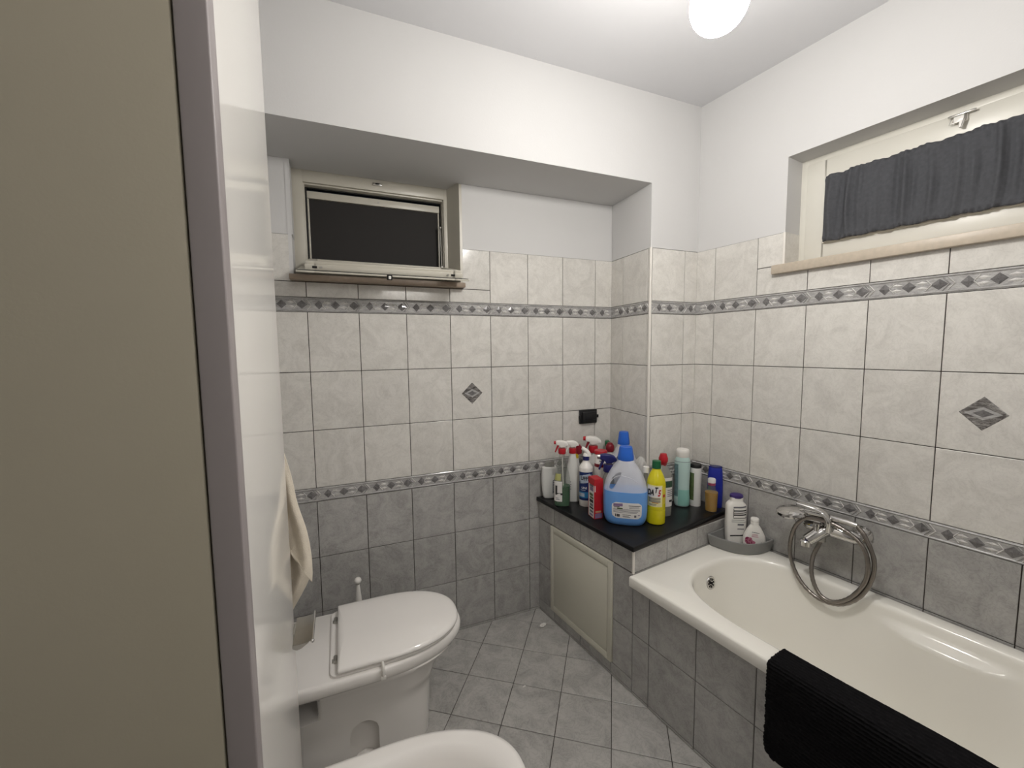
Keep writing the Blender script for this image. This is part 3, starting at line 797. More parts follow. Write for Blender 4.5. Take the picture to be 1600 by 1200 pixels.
# ------------------------------------------------------------------ toilet, bidet and their company
def dshape(xb, xf, yc, hw, n=2.3, str_=.35, N=64, rb=.02):
    """D outline, counter-clockwise: flat back at xb, round tip at xf"""
    xs = xf-(xf-xb)*(1-str_)
    pts = []
    for k in range(N+1):
        a = -PI/2+PI*k/N
        c, s = math.cos(a), math.sin(a)
        pts.append((xs+(xf-xs)*abs(c)**(2/n), yc+hw*abs(s)**(2/n)*(1 if s > 0 else -1)))
    for k in range(5):
        a = PI/2*k/4; pts.append((xb+rb-rb*math.sin(a), yc+hw-rb+rb*math.cos(a)))
    for k in range(5):
        a = PI/2*k/4; pts.append((xb+rb-rb*math.cos(a), yc-hw+rb-rb*math.sin(a)))
    return pts
def toilet():
    yc = -.428
    t = thing('toilet', 'white ceramic floor toilet with its lid closed, beside the glossy white partition', 'toilet', (0.1, yc, 0))
    def rings(levels):
        return [[V((x-.1, y-yc, z)) for x, y in dshape(xb, xf, yc, hw, n, s, rb=rb)] for (z, xb, xf, hw, n, s, rb) in levels]
    mb = MB()
    lv = [(0, -.06, .362, .122, 2.6, .62, .02), (.03, -.06, .368, .126, 2.6, .62, .02), (.12, -.06, .372, .126, 2.6, .62, .02), (.20, -.06, .378, .130, 2.6, .6, .02), (.236, -.06, .386, .135, 2.6, .58, .02), (.242, .0, .388, .136, 2.6, .58, .015),
          (.26, .004, .392, .140, 2.6, .55, .015), (.30, .004, .415, .152, 2.5, .5, .015), (.325, .004, .444, .166, 2.4, .45, .015), (.340, .002, .470, .174, 2.3, .42, .015), (.3445, -.06, .474, .176, 2.3, .42, .02), (.350, -.128, .488, .184, 2.3, .4, .02),
          (.356, -.128, .495, .188, 2.25, .38, .02), (.366, -.128, .4985, .190, 2.25, .38, .02), (.380, -.128, .498, .1895, 2.25, .38, .02), (.388, -.128, .494, .186, 2.25, .38, .02), (.391, -.126, .486, .179, 2.25, .38, .018)]
    mb.loft(rings(lv), CER)
    body = mb.build('toilet_bowl', t, 50)
    # arched recess for the floor bolt on the near side
    mb = MB()
    poly = [(-.045, -.02), (.045, -.02), (.045, .14)] + [(.045*math.cos(PI*k/14), .14+.045*math.sin(PI*k/14)) for k in range(15)] + [(-.045, .14)]
    mb.prism([(a+.139-.1, b) for a, b in poly], -.20, -.092, CER, axis='y')
    cut_ = mb.build('cutter', t, None)
    bo = body.modifiers.new('recess', 'BOOLEAN'); bo.operation = 'DIFFERENCE'; bo.object = cut_; bo.solver = 'EXACT'
    bpy.context.view_layer.update()
    dg = bpy.context.evaluated_depsgraph_get()
    me = bpy.data.meshes.new_from_object(body.evaluated_get(dg))
    body.modifiers.clear(); body.data = me; me.name = 'toilet_bowl'; bpy.data.objects.remove(cut_)
    me.set_sharp_from_angle(angle=math.radians(50))
    mb = MB(); mb.prism([(a*.9+.139-.1, b) for a, b in [(-.04, .0), (.04, .0), (.04, .02), (.03, .045), (0, .054), (-.03, .045), (-.04, .02)]], -.122, -.0925, CER, axis='y', bev=.004)
    foot = mb.build('fixing_foot', t)
    mb = MB(); mb.lathe([(.007, 0), (.007, .004), (.003, .005)], STEEL, 12, M=Matrix.Translation((.042, -.1235, .034)) @ Matrix.Rotation(math.radians(65), 4, 'X')); mb.build('bolt', foot)
    # seat ring and lid
    mb = MB()
    lv = [(.3912, .048, .480, .172, 2.25, .38, .022), (.393, .045, .482, .174, 2.25, .38, .024), (.399, .045, .482, .174, 2.25, .38, .024), (.4015, .049, .479, .171, 2.25, .38, .022)]
    mb.loft(rings(lv), SEAT); mb.build('seat', t, 50)
    mb = MB()
    lv = [(.406, .069, .485, .177, 2.25, .38, .006), (.4075, .067, .487, .179, 2.25, .38, .006), (.4125, .067, .487, .1795, 2.25, .38, .006), (.418, .0675, .484, .177, 2.25, .38, .006), (.4222, .069, .477, .171, 2.25, .38, .006), (.4252, .071, .464, .160, 2.25, .38, .006), (.4275, .073, .446, .144, 2.2, .38, .006), (.4295, .076, .42, .122, 2.2, .38, .006), (.4312, .08, .38, .090, 2.2, .4, .006), (.4322, .09, .32, .045, 2.2, .4, .006)]
    mb.loft(rings(lv), SEAT); mb.build('lid', t, 60)
    for s in (-1, 1):
        mb = MB(); mb.tube([(-.039, s*.105-.014, .4055), (-.039, s*.105+.014, .4055)], .0062, STEEL, 16); mb.box(-.050, -.034, s*.105-.009, s*.105+.009, .399, .4035, STEEL, .0015)
        mb.build('hinge', t)
    # freshener hook over the rim
    mb = MB()
    mb.tube(spline([(-.0, 0, .012), (.0, -.010, .013), (.0, -.0165, .006), (.0, -.0175, -.012), (0, -.0175, -.024)], 5), .0042, PLW, 10)
    mb.box(-.008, .008, -.0205, -.0145, -.035, -.022, PLW, .002)
    o = mb.build('rim_hook'); o.location = (.200, yc-.176, .393)
    tag(o, 'small white plastic freshener hook clipped over the toilet rim', 'hook')
    # brush behind it
    t = thing('toilet_brush', 'white toilet brush with a ball-topped handle standing behind the toilet', 'toilet brush', (.147, -.10, 0))
    mb = MB(); mb.lathe([(.045, 0), (.048, .01), (.046, .15), (.043, .16), (.036, .16), (.034, .12), (.03, .02)], PLW, 28); mb.build('holder', t)
    mb = MB(); mb.lathe([(.012, .06), (.013, .30), (.0125, .34), (.008, .385), (.006, .405)], PLW, 18); mb.ball((0, 0, .4215), .0145, PLW, 18); mb.build('handle', t)
toilet()
def bidet():
    yc = -1.055
    t = thing('bidet', 'white ceramic bidet in front of the toilet, cut off by the picture edge', 'bidet', (.1, yc, 0))
    t['label'] = 'white ceramic bidet with an open rounded basin, standing next to the toilet'
    def rings(levels): return [[V((x-.1, y-yc, z)) for x, y in dshape(xb, xf, yc, hw, n, s, rb=rb)] for (z, xb, xf, hw, n, s, rb) in levels]
    mb = MB()
    lv = [(0, -.01, .34, .115, 2.6, .6, .02), (.15, -.01, .35, .118, 2.6, .6, .02), (.24, -.01, .38, .13, 2.5, .55, .02), (.30, -.012, .44, .155, 2.3, .45, .02), (.34, -.013, .478, .173, 2.25, .4, .02), (.362, -.013, .491, .180, 2.2, .38, .02),
          (.376, -.013, .492, .181, 2.2, .38, .02), (.385, -.012, .486, .176, 2.2, .38, .02), (.388, -.005, .474, .166, 2.2, .38, .02),
          (.387, .06, .450, .146, 2.2, .38, .03), (.380, .075, .430, .130, 2.2, .38, .04), (.360, .085, .412, .118, 2.2, .38, .05), (.32, .10, .39, .105, 2.2, .4, .05), (.28, .12, .36, .085, 2.2, .4, .05), (.262, .16, .32, .05, 2.2, .4, .03)]
    mb.loft(rings(lv), CER); mb.build('bidet_bowl', t, 60)
    mb = MB(); mb.lathe([(.02, 0), (.02, .004), (.001, .005)], CHROME, 20, c=(.135, 0, .2625)); mb.build('drain', t)
    mb = MB(); mb.lathe([(.022, 0), (.022, .05), (.018, .08), (.001, .085)], CHROME, 22, c=(-.07, 0, .387))
    mb.tube(spline([(-.065, 0, .42), (-.03, 0, .455), (.01, 0, .45), (.03, 0, .43)], 5), .010, CHROME, 14)
    mb.box(-.115, -.06, -.009, .009, .474, .482, CHROME, .003); mb.build('tap', t)
bidet()

def holder_towel():
    # paper holder on the partition
    z = .652
    def X(y): return -.031+(-.70-y)*.0380
    t = thing('paper_holder', 'satin metal toilet paper holder with an empty flap on the glossy white partition', 'paper holder', (X(-.73), -.73, z))
    mb = MB(); mb.box(-.0005, .004, -.024, .024, -.03, .012, STEEL, .0015); mb.build('wall_plate', t)
    mb = MB()
    n = 10; rings = []
    for y in (.066, -.060):
        pass
    top = [(.003+.044*k/n, .004-.005*math.sin(PI*k/n*.8)+.005*k/n) for k in range(n+1)]
    vs = []; 
    for (x, zz) in top:
        for y in (-.056, .062): vs.append((x, y, zz)); vs.append((x, y, zz-.0016))
    fs = []
    for k in range(n):
        a = 4*k; b = 4*(k+1)
        fs += [[a, b, b+2, a+2], [a+1, a+3, b+3, b+1], [a, a+1, b+1, b], [a+2, b+2, b+3, a+3]]
    fs += [[0, 2, 3, 1], [4*n, 4*n+1, 4*n+3, 4*n+2]]
    mb.add(vs, fs, STEEL, True); mb.build('flap', t)
    mb = MB(); mb.tube([(.049, -.062, .008), (.049, .066, .008)], .0032, CHROME, 10); mb.ball((.049, -.064, .008), .0048, CHROME, 12); mb.build('rod', t)
    mb = MB(); mb.prism([(.0, -.004), (.012, -.012), (.022, -.010), (.040, .002), (.0, .002)], -.058, -.0555, STEEL, axis='y'); mb.build('side_cheek', t)
    # hand towel hanging round the corner of the partition
    t = thing('hand_towel', 'cream terry hand towel hanging from a hook at the corner of the white partition', 'towel', (-.05, -.66, 1.16))
    def sheet(edge, y0, dy, seed, xl, name, slant=0.0):
        """edge: (z, right-hand x) down the cloth"""
        rows = spline([(x, zz, 0) for zz, x in edge], 10)
        rnd = random.Random(seed); nu = 26; vs = []
        p1, p2 = rnd.uniform(0, 6), rnd.uniform(0, 6)
        for i, r in enumerate(rows):
            f = i/(len(rows)-1)
            for k in range(nu+1):
                s = k/nu; x = xl+(r.x-xl)*s
                y = y0 + dy*f + .010*(.3+f)*math.sin(9*s+p1+2.0*f) + .005*math.sin(21*s+p2-3*f) - .012*f*s
                vs.append((x+.05, y+.66, r.y-1.16 + .004*math.sin(14*s+p1) + slant*f**3*min(1.2, (1-s)/.38)))
        n = nu+1
        mb = MB(); mb.add(vs, [[i*n+k, i*n+k+1, (i+1)*n+k+1, (i+1)*n+k] for i in range(len(rows)-1) for k in range(nu)], TOWEL, True)
        o = mb.build(name, t, None)
        m = o.modifiers.new('thickness', 'SOLIDIFY'); m.thickness = .005; m.offset = 0
        ss = o.modifiers.new('soft', 'SUBSURF'); ss.levels = 1; ss.render_levels = 1
        return o
    sheet([(1.165, -.060), (1.135, -.040), (1.06, -.021), (.98, -.009), (.905, .009), (.84, .0175), (.785, .019), (.752, .0165)], -.662, .0, 4, -.118, 'front_fold', .105)
    sheet([(1.160, -.070), (1.05, -.040), (.92, -.012), (.84, .006), (.775, .0145), (.745, .006), (.71, -.012), (.675, -.033), (.655, -.045)], -.632, .0, 9, -.118, 'back_fold')
    mb = MB(); mb.tube(spline([(0, -.04, .01), (0, -.012, .006), (0, .01, .0), (0, .022, .01), (0, .024, .022)], 5), .004, CHROME, 10)
    mb.lathe([(.014, 0), (.014, .004), (.004, .006)], CHROME, 18, M=Matrix.Translation((0, -.0395, .01)) @ Matrix.Rotation(-PI/2, 4, 'X'))
    o = mb.build('towel_hook'); o.location = (-.05, -.66, 1.155)
    tag(o, 'chrome hook at the corner of the white partition, hidden by the cream towel', 'hook')
holder_towel()

def socket_bits():
    t = thing('wall_socket', 'black plastic wall socket box on the pale tiles above the bottles', 'socket', (1.3535, 0, 1.0265))
    mb = MB(); mb.box(-.055, .055, -.012, .0005, -.038, .038, BLKP, .004, 3); mb.build('back_plate', t)
    mb = MB(); mb.box(-.043, .047, -.026, -.010, -.029, .028, BLKP, .006, 3); mb.box(-.030, .040, -.0285, -.024, -.018, .020, BLKP, .003, 2); mb.build('flap_cover', t)
    for x in (-.057, .057):
        mb = MB(); mb.lathe([(.005, -.008), (.005, .008)], BLKP, 12, c=(x, -.014, 0)); mb.build('hinge_pin', t)
    # scraps on the floor
    def scrap(name, loc, r, seed, label):
        bm = bmesh.new(); bmesh.ops.create_icosphere(bm, subdivisions=3, radius=r); rnd = random.Random(seed)
        for v in bm.verts:
            d = v.co.normalized(); q = 1+.35*math.sin(7*d.x+seed)*math.sin(6*d.y)*math.cos(9*d.z)+rnd.uniform(-.08, .08)
            v.co = V((v.co.x*q*1.5, v.co.y*q*.8, v.co.z*q*.55))
        zz = min(v.co.z for v in bm.verts)
        for v in bm.verts: v.co.z -= zz
        mb = MB(); mb.bm(bm, TISSUE, False); o = mb.build(name); o.location = (*loc, .0006); o.rotation_euler = (0, 0, .3)
        tag(o, label, 'paper scrap')
    scrap('paper_scrap', (1.005, -.140), .0125, 1, 'crumpled scrap of white paper on the floor below the access panel')
    scrap('paper_crumb', (.763, -.447), .0048, 2, 'tiny white crumb of paper in the middle of the grey floor')
socket_bits()

# ------------------------------------------------------------------ bottles
ZT = .622
class Bottle:
    """a bottle body: profile (z, half width, half depth), superellipse section; local -y is its front"""
    def __init__(s, prof, n=2.0, N=40):
        s.prof = prof; s.n = n; s.N = N; s.z = [p[0] for p in prof]
    def dim(s, z):
        i = min(len(s.z)-2, max(0, bisect_right(s.z, z)-1)); a, b = s.prof[i], s.prof[i+1]
        f = 0 if b[0] == a[0] else max(0, min(1, (z-a[0])/(b[0]-a[0])))
        return a[1]+(b[1]-a[1])*f, a[2]+(b[2]-a[2])*f
    def pt(s, ang, z, off=0.0):
        rx, ry = s.dim(z); c, q = math.cos(ang), math.sin(ang); k = 2/s.n
        return V(((rx+off)*abs(q)**k*(1 if q >= 0 else -1), -(ry+off)*abs(c)**k*(1 if c >= 0 else -1), z))
    def rings(s, z0, z1, off=0.0, step=None):
        zs = [z0] + [z for z in s.z if z0 < z < z1] + [z1]
        return [[s.pt(2*PI*k/s.N, z, off) for k in range(s.N)] for z in zs]
    def body(s, mb, m, z0=None, z1=None, off=0.0):
        mb.loft(s.rings(s.z[0] if z0 is None else z0, s.z[-1] if z1 is None else z1, off), m)
    def patch(s, mb, a0, a1, z0, z1, m, off=.0006, na=14, nz=6, skew=0.0):
        vs = []
        for j in range(nz+1):
            for i in range(na+1):
                vs.append(s.pt(a0+(a1-a0)*i/na, z0+(z1-z0)*j/nz+skew*(i/na-.5), off))
        n = na+1
        mb.add(vs, [[j*n+i, j*n+i+1, (j+1)*n+i+1, (j+1)*n+i] for j in range(nz) for i in range(na)], m, True)
    def text(s, mb, body, size, ang, z, m, off=.0012, slant=0.0, sx=1.0):
        vs, fs = text_shape(body, size); rx, ry = s.dim(z); r = max(.01, (rx+ry)/2)
        mb.add([s.pt(ang+(p.x*sx+slant*p.y)/r, z+p.y, off) for p in vs], fs, m)
    def lines(s, mb, a0, a1, zs, h, m, off=.0010, seed=1):
        rnd = random.Random(seed)
        for z in zs: s.patch(mb, a0, a0+(a1-a0)*rnd.uniform(.7, 1), z-h/2, z+h/2, m, off, 8, 1)
def smooth_prof(pts, n=4):
    q = spline([(b, c, a) for a, b, c in pts], n)
    out = []; last = -1
    for p in q:
        z = max(p.z, last+1e-5); last = z; out.append((z, max(.0005, p.x), max(.0005, p.y)))
    return out
def cap(mb, r0, r1, z0, z1, m, ribs=0, n=28, c=(0, 0)):
    if ribs:
        rings = []
        for z, r in ((z0, r0), (z1-.001, r1), (z1, r1-.002)):
            rings.append([V((c[0]+(r+(.0006 if k % 2 else 0))*math.cos(2*PI*k/(2*ribs)), c[1]+(r+(.0006 if k % 2 else 0))*math.sin(2*PI*k/(2*ribs)), z)) for k in range(2*ribs)])
        mb.loft(rings, m)
    else:
        mb.lathe([(r0, z0), (r1, z1-.002), (r1-.002, z1)], m, n, c=(c[0], c[1], 0))

HEAD = [(-.030, .036), (-.012, .0385), (.006, .037), (.020, .031), (.030, .021), (.031, .012), (.022, .013), (.010, .006), (-.008, .004), (-.014, .016), (-.030, .018)]
def trigger(root, z, head_m, col_m, trig_m, noz_m, k=1.0, flip=1, yaw=0.0):
    """spray head: collar, housing, nozzle, trigger; nozzle points to local -x"""
    M = Matrix.Translation((0, 0, z)) @ Matrix.Rotation(yaw, 4, 'Z') @ Matrix.Diagonal((k*flip, k, k, 1))
    mb = MB(); mb.lathe([(.0175, -.002), (.0185, .0), (.018, .022), (.0165, .025)], col_m, 26, M=M); mb.build('collar', root)
    mb = MB(); mb.prism([(a, b+.024) for a, b in HEAD], -.0125, .0125, head_m, axis='y', bev=.0035, M=M, seg=3); root = mb.build('spray_head', root)
    mb = MB(); mb.lathe([(.0085, 0), (.0085, .010), (.006, .011)], noz_m, 16, M=M @ Matrix.Translation((-.029, 0, .0515)) @ Matrix.Rotation(-PI/2, 4, 'Y')); mb.build('nozzle', root)
    mb = MB(); mb.prism([(-.012, .044), (-.022, .044), (-.028, .028), (-.036, .006), (-.031, .003), (-.024, .018), (-.016, .032)], -.006, .006, trig_m, axis='y', bev=.0018, M=M); mb.build('trigger', root)

def bottle_root(name, label, x, y, view, turn=0.0, z=ZT):
    return thing(name, label, 'bottle', (x, y, z), -math.radians(view)+turn, 'cleaning bottles on the black countertop' if z == ZT else 'bottles in the corner tray')

def bottles():
    g = 'cleaning bottles on the black countertop'
    # 1 white lotion bottle against the back wall
    t = bottle_root('lotion_bottle', 'white rounded bottle with a grey printed label, first on the countertop against the back wall', 1.100, -.036, 27, .15)
    B = Bottle(smooth_prof([(0, .030, .018), (.006, .034, .020), (.03, .038, .021), (.09, .042, .022), (.150, .040, .021), (.162, .036, .019), (.165, .030, .017)]), 2.4)
    mb = MB(); B.body(mb, PALE); mb.build('bottle_body', t)
    mb = MB(); mb.lathe([(.026, .165), (.025, .185), (.022, .192), (.001, .193)], CLEARG, 26, ry=.6); mb.build('cap', t)
    mb = MB(); B.patch(mb, .25, 1.15, .035, .105, INKG, skew=.02); B.lines(mb, .32, 1.1, [.045, .055, .066, .078, .09], .004, PALE, .0014, 3); mb.build('label', t)
    # 2 clear spray bottle with green liquid
    t = bottle_root('spray_bottle', 'clear spray bottle holding green liquid, white and red trigger head, at the countertop front edge', 1.106, -.158, 29, .0)
    pr = smooth_prof([(0, .034, .027), (.006, .039, .031), (.04, .0405, .032), (.12, .0405, .032), (.16, .035, .028), (.20, .025, .021), (.235, .0165, .0155), (.262, .0135, .0135)])
    B = Bottle(pr, 2.5)
    mb = MB(); B.body(mb, CLEAR); mb.build('bottle_body', t)
    mb = MB(); B.body(mb, GLIQ, .003, .100, -.0016); mb.build('liquid', t)
    mb = MB(); B.patch(mb, -1.15, .0, .028, .128, LABW); B.patch(mb, -1.05, -.1, .132, .165, mat('olive_label', (.42, .42, .16), .45, var=.2, scale=60))
    B.text(mb, 'L', .062, -.42, .082, INK, .003); B.lines(mb, -.75, -.2, [.045, .038], .003, INKG); mb.build('label', t)
    mb = MB(); mb.tube([(0, 0, .26), (.004, 0, .15), (.010, 0, .012)], .0025, PLW, 8); mb.build('dip_tube', t)
    trigger(t, .262, PLW, RED, RED, RED, 1.0, 1)
    # 3 white spray bottle behind it
    t = bottle_root('spray_bottle', 'plain milky white spray bottle with red collar and white head, behind the green liquid one', 1.186, -.124, 31, .15)
    pr = smooth_prof([(0, .030, .024), (.006, .034, .027), (.05, .035, .028), (.12, .033, .027), (.18, .026, .022), (.225, .018, .017), (.250, .014, .014)])
    B = Bottle(pr, 2.3)
    mb = MB(); B.body(mb, PALE); mb.build('bottle_body', t)
    mb = MB(); B.lines(mb, -.45, -.25, [.105, .092, .080, .068], .004, INKG, .0008, 8); mb.build('print', t)
    trigger(t, .248, PLW, RED, PLW, PLW, 1.0, 1)
    # 4 slim white tube with yellow band and red nozzle
    t = bottle_root('descaler_bottle', 'slim white bottle with yellow band and dark red spray nozzle, against the back wall', 1.238, -.072, 33, 0)
    mb = MB(); mb.lathe([(.022, 0), (.024, .006), (.024, .14), (.017, .18), (.012, .205)], PALE, 24); mb.build('bottle_body', t)
    mb = MB(); mb.lathe([(.0135, .203), (.0135, .226), (.011, .228)], mat('yellow_band', (.62, .46, .03), .4), 22); mb.build('band', t)
    mb = MB(); mb.lathe([(.010, .228), (.010, .245), (.007, .262)], PALE, 18); mb.build('neck', t)
    mb = MB(); mb.prism([(-.006, .225), (.012, .222), (.030, .228), (.032, .258), (.020, .276), (.004, .272), (-.004, .252)], -.011, .011, DRED, axis='y', bev=.004, seg=3); mb.build('nozzle', t)
    # 5 white bottle, navy label, curved spout
    t = bottle_root('descaler_bottle', 'white bottle with navy blue cloud label and curved white spout, next to the red carton', 1.216, -.201, 33, .12)
    B = Bottle(smooth_prof([(0, .029, .029), (.004, .0325, .0325), (.05, .0335, .0335), (.175, .0335, .0335), (.195, .031, .031), (.212, .020, .020), (.220, .0155, .0155), (.228, .0145, .0145)]), 2.0, 44)
    mb = MB(); B.body(mb, PLW); mb.build('bottle_body', t)
    mb = MB(); B.patch(mb, -1.35, 1.15, .032, .172, NAVYL, .0005, 24, 4)
    for zc, a0, a1, h in ((.142, -1.2, .75, .030), (.126, -1.0, .3, .016), (.155, -.6, .5, .014)):
        B.patch(mb, a0, a1, zc-h/2, zc+h/2, CLOUD, .0009, 18, 3, skew=.008)
    B.patch(mb, -1.35, 1.15, .044, .074, TEALP, .0009, 22, 2); B.patch(mb, -1.35, -.3, .050, .068, CLOUD, .0012, 10, 2)
    B.text(mb, 'UFF!', .026, -.28, .141, INK, .0015, 0, .8); B.text(mb, 'UNI', .015, -.35, .094, INKW, .0014); B.lines(mb, -.9, .1, [.083], .003, CLOUD, .0014)
    mb.build('label', t)
    mb = MB(); cap(mb, .0155, .0155, .226, .246, NAVY, 16); mb.build('collar', t)
    mb = MB()
    pts = spline([(.012, 0, .246), (.010, 0, .258), (.0, 0, .272), (-.016, 0, .284), (-.020, 0, .286)], 5); n = len(pts)
    mb.tube(pts, .01, PLW, 16, taper=[.0145-.0075*i/(n-1) for i in range(n)]); mb.lathe([(.0145, .246), (.013, .256), (.008, .262)], PLW, 20); mb.build('spout', t)
    # 6 tall clear spray bottle behind
    t = bottle_root('spray_bottle', 'tall grey bottle with white spray head and dark red trigger, behind the navy label bottle', 1.322, -.106, 35, .0)
    B = Bottle(smooth_prof([(0, .030, .024), (.006, .034, .027), (.10, .035, .028), (.17, .030, .025), (.215, .019, .018), (.236, .016, .016)]), 2.4)
    mb = MB(); B.body(mb, PALE); mb.build('bottle_body', t)
    trigger(t, .235, PLW, RED, DRED, RED, 1.32, 1)
    # 7 white jar with red lid
    t = bottle_root('tin', 'white tub with red lid and red lower band, behind the navy spray head', 1.281, -.232, 35, 0); t['category'] = 'tub'
    mb = MB(); mb.lathe([(.028, 0), (.030, .004), (.030, .258), (.028, .262)], PLW, 30); mb.build('tub_body', t)
    mb = MB(); mb.lathe([(.0312, .258), (.0312, .272), (.029, .275), (.001, .2755)], RED, 30); mb.build('lid', t)
    B = Bottle([(0, .030, .030), (.26, .030, .030)], 2, 36)
    mb = MB(); B.patch(mb, -1.5, 1.5, .196, .212, DRED, .0006, 24, 2); B.lines(mb, -.2, .5, [.240, .228], .006, INKG, .0008, 4); mb.build('label', t)
    # 8 navy spray head, clear bottle
    t = bottle_root('spray_bottle', 'grey clear spray bottle with a navy blue trigger head, behind the red carton', 1.262, -.322, 36, .1)
    B = Bottle(smooth_prof([(0, .026, .022), (.006, .029, .025), (.10, .030, .026), (.155, .028, .024), (.185, .018, .017), (.205, .014, .014)]), 2.3)
    mb = MB(); B.body(mb, CLEARG); mb.build('bottle_body', t)
    trigger(t, .198, NAVY, NAVY, NAVY, STEEL, 1.3, 1)
    # 9 dark red ball cap bottle and green capped one, far corner of the niche
    t = bottle_root('detergent_bottle', 'white bottle with a round dark red cap, in the corner of the niche', 1.415, -.122, 37, 0)
    mb = MB(); mb.lathe([(.028, 0), (.031, .005), (.031, .17), (.02, .21), (.014, .232)], PALE, 26); mb.build('bottle_body', t)
    mb = MB(); mb.lathe([(.020, .231), (.0225, .240), (.0225, .256), (.019, .266), (.014, .270), (.013, .276), (.001, .277)], DRED, 26); mb.build('cap', t)
    t = bottle_root('detergent_bottle', 'white bottle with a slanted green cap, tucked in the corner behind the red ball cap', 1.462, -.048, 38, 0)
    mb = MB(); mb.lathe([(.026, 0), (.028, .005), (.028, .18), (.02, .22), (.016, .238)], PLW, 26); mb.build('bottle_body', t)
    mb = MB(); mb.prism([(-.020, .237), (.024, .237), (.020, .246), (-.004, .270), (-.022, .268)], -.016, .016, GREENC, axis='y', bev=.003); mb.build('cap', t)
    # 10 red carton
    t = thing('carton', 'small red cardboard carton with a printed white side, beside the blue detergent jug', 'carton', (1.1755, -.346, ZT), math.radians(-6))
    w, d, h = .0225, .030, .185
    M = Matrix.Rotation(math.radians(-8), 4, 'Z')
    mb = MB(); mb.box(-w, w, -d, d, 0, h, REDBOX, .0012, 1, smooth=False)
    mb.build('box', t)
    mb = MB()
    mb.box(-w-.0004, -w+.001, -d+.003, d-.006, .004, h-.030, LABW)
    for k, (z, hh, m) in enumerate(((.150, .010, INKG), (.135, .018, PURPP), (.108, .012, GREENP), (.094, .010, GREENP), (.078, .014, INK), (.060, .012, INKG), (.046, .008, INK), (.030, .010, INKG), (.014, .008, PURPP))):
        mb.box(-w-.0007, -w, -d+.008+.002*(k % 3), d-.016-.004*(k % 2), z-hh/2, z+hh/2, m)
    mb.box(-w+.004, w-.004, -d-.0006, -d, .004, .026, PURPP); mb.box(-w+.006, w-.010, -d-.0006, -d, .030, .038, mat('tan_print', (.45, .28, .16), .5))
    mb.box(-w+.002, -w+.006, -d-.0006, -d, h-.058, h-.030, LABW)
    mb.build('print', t)
    # 11/12 blue detergent jugs
    def jug(x, y, view, label, turn=0.0, level=.152):
        t = bottle_root('detergent_jug', label, x, y, view, turn)
        pr = smooth_prof([(0, .070, .040), (.006, .080, .048), (.025, .089, .055), (.06, .093, .058), (.14, .0935, .058), (.19, .085, .055), (.235, .064, .047), (.268, .042, .038), (.288, .030, .030), (.296, .028, .028)], 5)
        B = Bottle(pr, 2.7, 64)
        # hollow grip near one side: taken out of shell
        mb = MB(); B.body(mb, CLOUDY); body = mb.build('jug_body', t)
        me2 = MB()
        grip = [(-.068, .154), (-.060, .148), (-.050, .154), (-.036, .180), (-.020, .210), (-.016, .222), (-.024, .226), (-.042, .216), (-.056, .198), (-.066, .172)]
        me2.prism(grip, -.09, .09, CLOUDY, axis='y', bev=.003, M=Matrix.Translation((0, 0, .185)) @ Matrix.Rotation(math.radians(-14), 4, 'X') @ Matrix.Translation((0, 0, -.185)))
        c = me2.build('cutter', t, None)
        bo = body.modifiers.new('grip', 'BOOLEAN'); bo.operation = 'DIFFERENCE'; bo.object = c; bo.solver = 'EXACT'
        bpy.context.view_layer.update(); dg = bpy.context.evaluated_depsgraph_get()
        me = bpy.data.meshes.new_from_object(body.evaluated_get(dg)); body.modifiers.clear(); body.data = me; me.name = 'jug_body'; bpy.data.objects.remove(c)
        me.set_sharp_from_angle(angle=math.radians(45))
        mb = MB(); B.body(mb, BLIQ, .004, level, .0004); mb.build('liquid', t)
        mb = MB()
        mb.lathe([(.0345, .284), (.0355, .288), (.0345, .300), (.031, .318), (.029, .334), (.026, .342), (.001, .3435)], BLUEC, 36); mb.build('cap', t)
        # moulded grip outline
        mb = MB(); pts = spline([B.pt(-.95, .160, .001), B.pt(-.62, .205, .001), B.pt(-.25, .222, .001), B.pt(.2, .214, .001), B.pt(.55, .195, .001)], 8); mb.tube(pts, .0016, CLOUDY, 8); mb.build('grip_rib', t)
        return t, B
    t, B = jug(1.262, -.449, 38, 'large cloudy jug half full of blue liquid, at the front of the countertop', .0)
    mb = MB()
    a0, a1, z0, z1 = -.52, .72, .038, .108
    vs = []; na, nz = 24, 8; r = .018
    for j in range(nz+1):
        z = z0+(z1-z0)*j/nz; dz = min(z-z0, z1-z)
        ins = (r-(max(0, r*r-(r-min(r, dz))**2))**.5)/.085
        for i in range(na+1): vs.append(B.pt(a0+ins+(a1-a0-2*ins)*i/na, z, .0008))
    n = na+1; mb.add(vs, [[j*n+i, j*n+i+1, (j+1)*n+i+1, (j+1)*n+i] for j in range(nz) for i in range(na)], LABW, True)
    B.patch(mb, -.43, -.05, .090, .103, PURPP, .0013, skew=.003); B.patch(mb, -.40, -.15, .086, .0885, INK, .0015, skew=.004)
    B.patch(mb, .08, .62, .0945, .0970, INK, .0013); B.lines(mb, .1, .6, [.089, .085], .0016, INKG, .0013, 5)
    B.lines(mb, -.44, .66, [.078, .0735, .069, .064], .0017, INKG, .0013, 6); B.patch(mb, -.25, -.05, .079, .0845, GREENP, .0014)
    for a in (-.34, -.26, -.2): B.patch(mb, a, a+.05, .044, .056, INK, .0013)
    B.patch(mb, -.06, .16, .0535, .0555, INK, .0013); B.lines(mb, -.05, .14, [.049, .045], .002, INKG, .0013); B.patch(mb, .3, .4, .045, .055, INKG, .0013); B.patch(mb, .48, .6, .053, .056, PURPP, .0013)
    mb.build('label', t)
    t2, _ = jug(1.390, -.268, 39, 'cloudy detergent jug with blue cap, standing behind the matching jug at the front', .0, .05)
    t2.scale = (.82, .82, 1.065)
